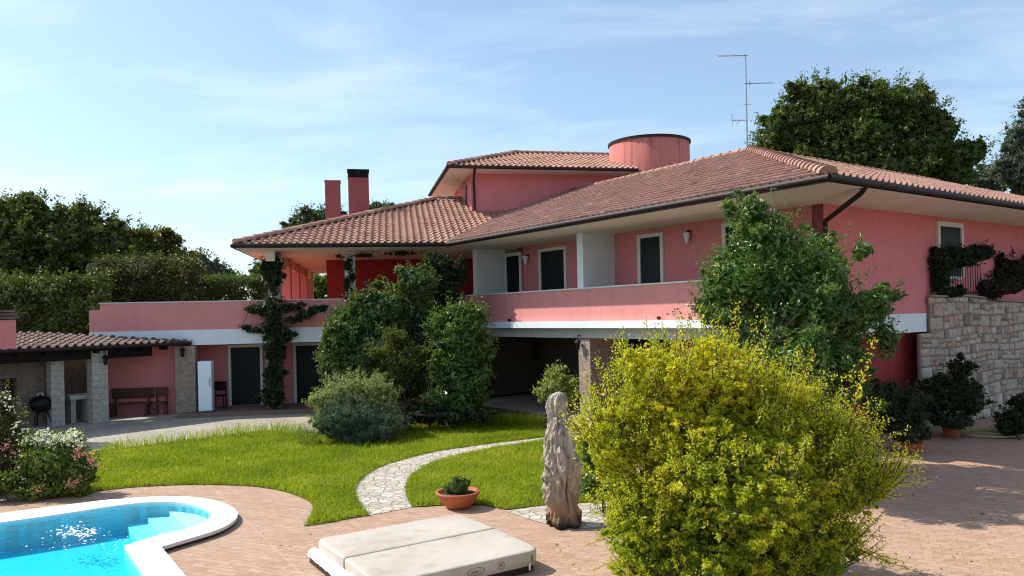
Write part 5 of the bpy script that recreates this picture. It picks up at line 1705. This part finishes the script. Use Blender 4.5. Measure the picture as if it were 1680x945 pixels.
plant('undergrowth_shrub', 'low dark shrub in the shade under the camellia', 'shrub', ground_at(700, 21.6),
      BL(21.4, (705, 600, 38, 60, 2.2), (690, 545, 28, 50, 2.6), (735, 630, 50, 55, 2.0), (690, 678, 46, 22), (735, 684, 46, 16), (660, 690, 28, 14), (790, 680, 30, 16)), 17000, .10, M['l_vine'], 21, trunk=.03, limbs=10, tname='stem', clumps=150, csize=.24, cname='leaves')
# low dark plants behind the driftwood at the foot of the yellow bush
plant('shrub', 'dark green shrub between the driftwood and the yellow bush', 'shrub', ground_at(985, 12.2),
      BL(12.2, (985, 740, 36, 50), (1010, 700, 30, 40), (985, 790, 40, 40)), 7000, .07, M['l_laurel'], 22, trunk=.03, limbs=12, tname='stem', clumps=120, csize=.25, cname='leaves')

# climbers on the two terrace pillars
vp = pos(LF, sl(448, 660, LF)[0], -.25, 0)
YV = vp.y - .1
vine_b = BL(YV, (446, 432, 18, 16), (452, 455, 16, 20), (438, 450, 12, 16), (448, 440, 19, 25), (450, 470, 12, 30), (447, 510, 30, 28), (450, 545, 23, 28), (450, 580, 19, 32), (449, 620, 20, 38), (448, 655, 32, 25), (425, 510, 22, 8), (412, 506, 11, 9), (475, 505, 30, 9), (500, 517, 22, 9), (520, 508, 24, 9), (425, 542, 27, 8), (405, 538, 11, 6), (465, 550, 22, 18), (480, 525, 24, 6), dz=.3)
plant('climbing_vine', 'dark climbing vine wrapped round the masonry terrace pillar', 'vine', tuple(vp), vine_b, 19000, .11, M['l_vine'], 23, trunk=.06, limbs=16, tname='stem', clumps=230, csize=.42, cname='leaves', trunk_top=tuple(at(449, 460, YV)), zmin=.1, fill=.05, sub=3)
vp2 = pos(LF, sl(574, 460, LF)[0], -.12, 2.97)
plant('climbing_vine', 'dark thin vine on the white terrace pillar under the roof', 'vine', tuple(vp2), BL(vp2.y, (570, 435, 8, 16), (578, 455, 5, 12), (569, 470, 6, 18), (580, 480, 5, 12), (600, 419, 26, 4), (560, 421, 12, 4), (660, 416, 40, 4), (574, 492, 12, 8), dz=.16), 2600, .085, M['l_vine'], 24, trunk=.03, limbs=8, tname='stem', clumps=90, csize=.4, cname='leaves', trunk_top=tuple(at(573, 430, vp2.y)), fill=.05, sub=3)

# flowering bushes by the pool
YF = 14.3
fb_ = BL(YF, (90, 755, 52, 42), (60, 770, 34, 40), (130, 770, 30, 40), (75, 800, 60, 24), (125, 795, 34, 26), (50, 725, 24, 22), (110, 735, 36, 28))
t, C_ = plant('rose_bush', 'dense rose bush with white and pink blooms at the pool corner', 'bush', ground_at(88, YF), fb_, 15000, .058, M['l_rose'], 25, trunk=.03, limbs=24, tname='stem', clumps=260, csize=.22, lump=.3, cname='leaves')
def blooms(name, spots, n, r, size, mat, parent, seed):
    g = np.random.default_rng(seed); Ps = []
    for s in spots: Ps.append(np.array(s) + g.normal(size=(n, 3)) * r)
    P = np.concatenate(Ps); m = len(P)
    N_ = _unit(g.normal(size=(m, 3)) + np.array([-.2, -.4, .7])); A_ = _unit(np.cross(N_, g.normal(size=(m, 3))))
    V, Q = leaf_quads(P, N_, A_, size * g.uniform(.6, 1.2, m), .9)
    foliage_obj(name, [(V, Q, np.clip(g.normal(.6, .2, m), 0, 1))], mat, parent)
white = [tuple(at(x + rng.uniform(-2, 2), y + rng.uniform(-2, 2), YF - rng.uniform(.1, .45))) for x, y in ((45, 720), (55, 722), (62, 716), (72, 712), (78, 708), (85, 720), (92, 716), (100, 714), (108, 716), (115, 708), (120, 715), (126, 722), (132, 722), (88, 726), (112, 726), (98, 724), (118, 722), (70, 722))]
blooms('blossoms', white, 17, .055, .06, M['b_white'], t, 1)
pink = [tuple(at(x, y, YF - .5)) for x, y in ((128, 738), (133, 743), (126, 746), (148, 748), (152, 755), (132, 786), (115, 792), (62, 802), (120, 796), (150, 762))]
blooms('blossoms', pink, 16, .045, .055, M['b_pink'], t, 2)
YR = 14.6
t, _ = plant('tall_rose_bush', 'tall leggy bush with pale and rusty leaves left of the rose bush', 'bush', ground_at(12, YR), BL(YR, (5, 665, 22, 34), (15, 700, 26, 40), (-20, 720, 44, 70), (28, 725, 16, 30), (5, 765, 36, 45), (-30, 790, 60, 40)), 11500, .062, M['l_rust'], 26, trunk=.035, limbs=26, tname='stem', clumps=200, csize=.22, lump=.35, cname='leaves')
blooms('blossoms', [tuple(at(x, y, YR - .5)) for x, y in ((30, 692), (42, 708), (18, 668), (22, 704), (8, 650), (36, 722))], 9, .05, .055, M['b_white'], t, 3)
blooms('blossoms', [tuple(at(x, y, YR - .5)) for x, y in ((12, 728), (5, 732), (22, 742))], 10, .05, .05, M['b_pink'], t, 4)
plant('ground_shrub', 'low bright green plant at the foot of the rusty leaved bush', 'plant', ground_at(8, 13.9), BL(13.9, (8, 795, 22, 18), (-20, 800, 26, 18)), 2600, .06, M['l_weed'], 27, trunk=.015, limbs=8, tname='stem', clumps=60, csize=.3, cname='leaves')

# potted and planted shrubs under the stone wall
def pot(name, label, p, r=.24, h=.34):
    t = thing(name, label, 'pot', p, 'terracotta pots by the stone wall')
    mb = MB(); mb.lathe([(0, .003), (r * .68, .003), (r * .75, .04), (r, h * .85), (r * 1.1, h * .86), (r * 1.12, h), (r * .98, h), (r * .95, h * .9), (0, h * .88)], p, 28); mb.build('pot', M['terracotta'], t)
    return t
pp_ = gp(1562, 716); pot('flower_pot', 'terracotta pot half hidden under the dark shrub by the stone wall', tuple(pp_))
pp2 = gp(1495, 742); pot('flower_pot', 'terracotta pot in the shade right behind the yellow bush', tuple(pp2), .26, .38)
plant('potted_shrub', 'dark bushy shrub in a pot in front of the stone wall', 'shrub', (pp_.x, pp_.y, .29), BL(pp_.y + .1, (1560, 650, 50, 34), (1530, 660, 30, 34), (1575, 610, 24, 26), (1590, 660, 30, 30), (1560, 690, 46, 18, -.25), (1545, 622, 20, 12)), 12000, .075, M['l_vine'], 28, trunk=.03, limbs=16, tname='stem', clumps=180, csize=.25, cname='leaves', lump=.3)
plant('potted_shrub', 'tall dark shrub in the pot right behind the yellow bush', 'shrub', (pp2.x, pp2.y, .33), BL(pp2.y + .1, (1492, 712, 34, 22, -.3), (1480, 690, 46, 46), (1450, 660, 40, 40), (1500, 660, 26, 30)), 10000, .075, M['l_vine'], 29, trunk=.03, limbs=16, tname='stem', clumps=150, csize=.25, cname='leaves')
rp = gp(1672, 722)
plant('shrub', 'dark shrub at the foot of the stone wall by the hose', 'shrub', tuple(rp), BL(rp.y + .3, (1668, 692, 32, 26), (1650, 700, 18, 16), (1695, 680, 36, 40)), 6000, .075, M['l_vine'], 30, trunk=.025, limbs=10, tname='stem', clumps=110, csize=.26, cname='leaves')

# trees and hedges on the left
def tree(name, label, px, Y, blobs, n, size, mat, seed, trunk=.28, group='trees behind the house', **kw):
    kw.setdefault('clumps', 380); kw.setdefault('csize', .22); kw.setdefault('lump', .35)
    return plant(name, label, 'tree', ground_at(px, Y), blobs, n, size, mat, seed, group=group, trunk=trunk, limbs=24, **kw)
tree('broadleaf_tree', 'tallest dark broad tree at the far left behind the shelter', 55, 34, BL(34, (50, 385, 78, 62), (0, 400, 60, 70), (100, 400, 60, 52), (40, 450, 95, 70), (-60, 420, 70, 90), (60, 500, 100, 60), (45, 340, 40, 32)), 42000, .19, M['l_dark'], 51)
tree('broadleaf_tree', 'dark tree with a sloping crown right of the tallest one at left', 165, 35, BL(35, (150, 390, 52, 52), (200, 410, 55, 50), (140, 450, 70, 60), (220, 450, 60, 50), (180, 500, 90, 50), (130, 360, 26, 30)), 34000, .19, M['l_dark'], 52)
tree('broadleaf_tree', 'smaller dark tree above the trimmed hedge at left', 275, 37, BL(37, (258, 420, 42, 42), (295, 438, 30, 32), (270, 460, 60, 40), (235, 400, 22, 24)), 20000, .19, M['l_tree'], 53, trunk=.2)
tree('olive_tree', 'grey green hazy tree beyond the trimmed hedge', 335, 48, BL(48, (325, 435, 24, 28), (345, 450, 30, 26), (372, 458, 22, 18), (350, 470, 40, 22)), 9000, .22, M['l_grey'], 54, trunk=.18, clumps=160)
tree('broadleaf_tree', 'dark tree rising behind the pink chimneys at left of the roof ridge', 515, 52, BL(52, (510, 362, 30, 24), (538, 360, 34, 22), (488, 376, 26, 18), (560, 385, 60, 18)), 15000, .22, M['l_hazy'], 55, trunk=.25, clumps=200)
tree('broadleaf_tree', 'treetop showing just right of the tall chimney above the roof', 630, 54, BL(54, (632, 350, 24, 17), (608, 356, 26, 20), (648, 366, 28, 18)), 9000, .22, M['l_hazy'], 56, trunk=.25, clumps=140)
tree('broadleaf_tree', 'light green tree seen through the open terrace bay', 516, 46, BL(46, (516, 475, 34, 22), (500, 460, 20, 18), (532, 465, 22, 16), (515, 500, 40, 24)), 7000, .2, M['l_weed'], 57, trunk=.15, clumps=140)
tree('broadleaf_tree', 'small dark tree beside the vine pillar at the end of the hedge', 428, 40, BL(40, (428, 445, 17, 17), (420, 458, 14, 14), (436, 460, 18, 22)), 4500, .17, M['l_dark'], 58, trunk=.12, clumps=90)

def hedge(name, label, x0, x1, ytop, ybot, Y0, Y1, depth, n, size, mat, seed, rough=.12):
    rg = np.random.default_rng(seed)
    a, b = at(x0, ytop, Y0), at(x1, ytop, Y1)
    zt0, zt1 = a.z, b.z
    d = Vector((b.x - a.x, b.y - a.y)); L = d.length; d.normalize(); nv = Vector((-d.y, d.x))
    H = max(zt0, zt1)
    t = thing(name, label, 'hedge', ((a.x + b.x) / 2, (a.y + b.y) / 2, 0))
    z0 = max(.05, min(at(x0, ybot, Y0).z, at(x1, ybot, Y1).z) - 1.0)
    nc = int(L * (H - z0) * 55)
    face = rg.choice(3, nc, p=[.52, .34, .14])
    s = rg.uniform(0, L, nc); o = np.where(face == 0, rg.normal(0, rough, nc), rg.uniform(0, depth, nc)); zz_ = np.where(face == 1, 1.0, rg.uniform(0, 1, nc))
    o = np.where(face == 2, depth, o)
    top = zt0 + (zt1 - zt0) * s / L
    z = z0 + (top - z0) * zz_ + np.where(face == 1, rg.normal(0, rough * .8, nc), 0)
    C = np.stack([a.x + d.x * s + nv.x * o, a.y + d.y * s + nv.y * o, z], 1)
    li = rg.integers(0, nc, n)
    off = rg.normal(size=(n, 3)) * .13
    P = C[li] + off
    out = np.where((face[li] == 1)[:, None], np.array([0, 0, 1.0]), np.array([-nv.x, -nv.y, .3]))
    N_ = _unit(out + rg.normal(size=(n, 3)) * .7); A_ = _unit(np.cross(N_, rg.normal(size=(n, 3))))
    V, Q = leaf_quads(P, N_, A_, size * rg.uniform(.6, 1.3, n), .55)
    tone = rg.normal(0, .14, nc)
    foliage_obj('leaves', [(V, Q, np.clip(.5 + tone[li] + rg.normal(0, .15, n), 0, 1))], mat, t)
    mb = MB()
    for k_ in range(max(2, int(L / .9))):
        s_ = .3 + k_ * .9
        p = (a.x + d.x * s_ + nv.x * depth / 2, a.y + d.y * s_ + nv.y * depth / 2)
        mb = MB()
        mb.tube([(p[0], p[1], 0), (p[0] + .05, p[1], H * .5), (p[0], p[1] + .05, H * .9)], [.06, .05, .02], 5)
        mb.build('stem', M['bark'], t)
hedge('hedge', 'tall brownish green trimmed hedge behind the long pink terrace wall', 150, 312, 434, 508, 31.5, 32, 2.0, 30000, .13, M['l_hedge'], 61, .2)
hedge('hedge', 'low flat topped trimmed hedge left of the vine covered pillar', 303, 452, 460, 500, 35, 36, 1.6, 26000, .11, M['l_big'], 62, .06)
hedge('hedge', 'dark tall hedge directly behind the shelter roof at far left', -60, 175, 470, 560, 29, 30, 1.5, 30000, .14, M['l_dark'], 63, .3)

# big tree to the right behind the roof
tree('large_tree', 'big spreading dark tree with sunlit clumps behind the right roof', 1420, 46, BL(46, (1340, 180, 62, 58), (1290, 215, 48, 52), (1405, 175, 52, 46), (1475, 185, 56, 56), (1530, 215, 46, 52), (1400, 240, 90, 62), (1265, 245, 34, 34), (1500, 260, 70, 46), (1575, 255, 40, 34), (1330, 270, 80, 34), (1430, 290, 110, 34), (1560, 290, 50, 24), (1605, 245, 16, 16)), 95000, .22, M['l_big'], 64, trunk=.45, clumps=620, csize=.2, lump=.4, fill=.35)
tree('grey_tree', 'grey green feathery tree at the right edge beside the big dark tree', 1668, 48, BL(48, (1668, 240, 26, 44), (1660, 280, 34, 40), (1690, 220, 26, 60), (1685, 290, 40, 40), (1692, 175, 12, 24)), 16000, .2, M['l_grey'], 65, trunk=.25, clumps=240, aspect=.35)
tree('grey_tree', 'small blue grey tree low between the big tree and the feathery one', 1622, 56, BL(56, (1625, 285, 22, 20), (1610, 300, 24, 16), (1640, 300, 24, 20)), 5000, .24, M['l_grey'], 66, trunk=.18, clumps=90)
# greenery closing the view at the horizon
t = tag(foliage_obj('far_woods', [crown([(x, 85 + 8 * math.sin(x), 1.5, 9, 5, 4.2 + 1.5 * math.sin(x * .7)) for x in np.arange(-110, 120, 11.0)], 52000, .45, 71, clumps=1400, csize=.3)[:3]], M['l_dark'], house), kind='stuff')
t.parent = None

# ------------------------------------------------------------------ light, sky, camera
SUN_H = Vector((-.96, .28, 0)).normalized(); SUN_EL = math.radians(46)
sd = Vector((SUN_H.x * math.cos(SUN_EL), SUN_H.y * math.cos(SUN_EL), math.sin(SUN_EL)))
sun = bpy.data.lights.new('sun', 'SUN'); sun.energy = 4.4; sun.angle = math.radians(.55); sun.color = (1.0, .95, .86)
so_ = bpy.data.objects.new('sun', sun); COL.objects.link(so_)
so_.rotation_euler = sd.to_track_quat('Z', 'Y').to_euler()
so_.location = (-30, 10, 40)

w = bpy.data.worlds.new('World'); SC.world = w; w.use_nodes = True
nt = w.node_tree; nt.nodes.clear()
def wn(t_, **k):
    n_ = nt.nodes.new(t_)
    for a_, v_ in k.items(): setattr(n_, a_, v_)
    return n_
sky = wn('ShaderNodeTexSky', sky_type='NISHITA', sun_disc=False)
sky.sun_elevation = SUN_EL
sky.sun_rotation = math.atan2(SUN_H.x, SUN_H.y)
sky.air_density = 1.0; sky.dust_density = 1.3; sky.ozone_density = 1.6; sky.altitude = 100
tc_ = wn('ShaderNodeTexCoord')
sep = wn('ShaderNodeSeparateXYZ'); nt.links.new(tc_.outputs['Generated'], sep.inputs[0])
# cloud sheet: project the sky direction onto a plane overhead
den = wn('ShaderNodeMath', operation='ADD'); nt.links.new(sep.outputs[2], den.inputs[0]); den.inputs[1].default_value = .18
dx = wn('ShaderNodeMath', operation='DIVIDE'); nt.links.new(sep.outputs[0], dx.inputs[0]); nt.links.new(den.outputs[0], dx.inputs[1])
dy = wn('ShaderNodeMath', operation='DIVIDE'); nt.links.new(sep.outputs[1], dy.inputs[0]); nt.links.new(den.outputs[0], dy.inputs[1])
cb = wn('ShaderNodeCombineXYZ'); nt.links.new(dx.outputs[0], cb.inputs[0]); nt.links.new(dy.outputs[0], cb.inputs[1])
mp = wn('ShaderNodeMapping'); nt.links.new(cb.outputs[0], mp.inputs[0])
mp.inputs['Rotation'].default_value = (0, 0, .5); mp.inputs['Scale'].default_value = (.9, 2.1, 1); mp.inputs['Location'].default_value = (3.1, 1.7, 0)
nz = wn('ShaderNodeTexNoise'); nt.links.new(mp.outputs[0], nz.inputs['Vector'])
nz.inputs['Scale'].default_value = 1.1; nz.inputs['Detail'].default_value = 9; nz.inputs['Roughness'].default_value = .58; nz.inputs['Distortion'].default_value = .5
rp_ = wn('ShaderNodeValToRGB'); nt.links.new(nz.outputs[0], rp_.inputs[0])
rp_.color_ramp.elements[0].position = .46; rp_.color_ramp.elements[0].color = (.12, .12, .12, 1)
rp_.color_ramp.elements[1].position = .80; rp_.color_ramp.elements[1].color = (.52, .52, .52, 1)
mxs = wn('ShaderNodeMix', data_type='RGBA'); nt.links.new(rp_.outputs[0], mxs.inputs[0]); tint = wn('ShaderNodeMix', data_type='RGBA', blend_type='MULTIPLY'); tint.inputs[0].default_value = 1.0
nt.links.new(sky.outputs[0], tint.inputs[6]); tint.inputs[7].default_value = (.88, .99, 1.03, 1)
nt.links.new(tint.outputs[2], mxs.inputs[6])
mxs.inputs[7].default_value = (6.4, 7.0, 7.3, 1)
bg = wn('ShaderNodeBackground'); nt.links.new(mxs.outputs[2], bg.inputs[0]); bg.inputs[1].default_value = .138
ow = wn('ShaderNodeOutputWorld'); nt.links.new(bg.outputs[0], ow.inputs[0])

cam = bpy.data.cameras.new('camera'); co = bpy.data.objects.new('camera', cam); COL.objects.link(co)
cam.sensor_fit = 'HORIZONTAL'; cam.sensor_width = 36; cam.lens = F / 1680 * 36
cam.shift_y = (HOR - 472.5) / 1680
cam.clip_start = .1; cam.clip_end = 5000
right, up, back = Vector((CR, 0, -SR)), Vector((SR, 0, CR)), Vector((0, -1, 0))
mat = Matrix((right, up, back)).transposed().to_4x4()
mat.translation = Vector((0, 0, CAMH))
co.matrix_world = mat
SC.camera = co
for o in list(bpy.data.objects):
    if o.parent is None:
        for key, grp in (('potted_shrub', 'shrubs in pots by the stone wall'), ('climbing_vine', 'vines on the terrace pillars'), ('hedge', 'hedges behind the house'), ('ivy', 'creepers on the house and stone wall')):
            if o.name.split('.')[0] == key: o['group'] = grp

vs_ = SC.view_settings
vs_.view_transform = 'Standard'; vs_.look = 'None'; vs_.gamma = 1; vs_.exposure = 0.45; vs_.use_curve_mapping = False
SC.render.engine = 'CYCLES'
SC.cycles.use_denoising = True
try: SC.cycles.denoiser = 'OPENIMAGEDENOISE'
except Exception: pass
SC.cycles.filter_width = 1.15 if hasattr(SC.cycles, 'filter_width') else 1.5
SC.cycles.max_bounces = 8; SC.cycles.transparent_max_bounces = 12
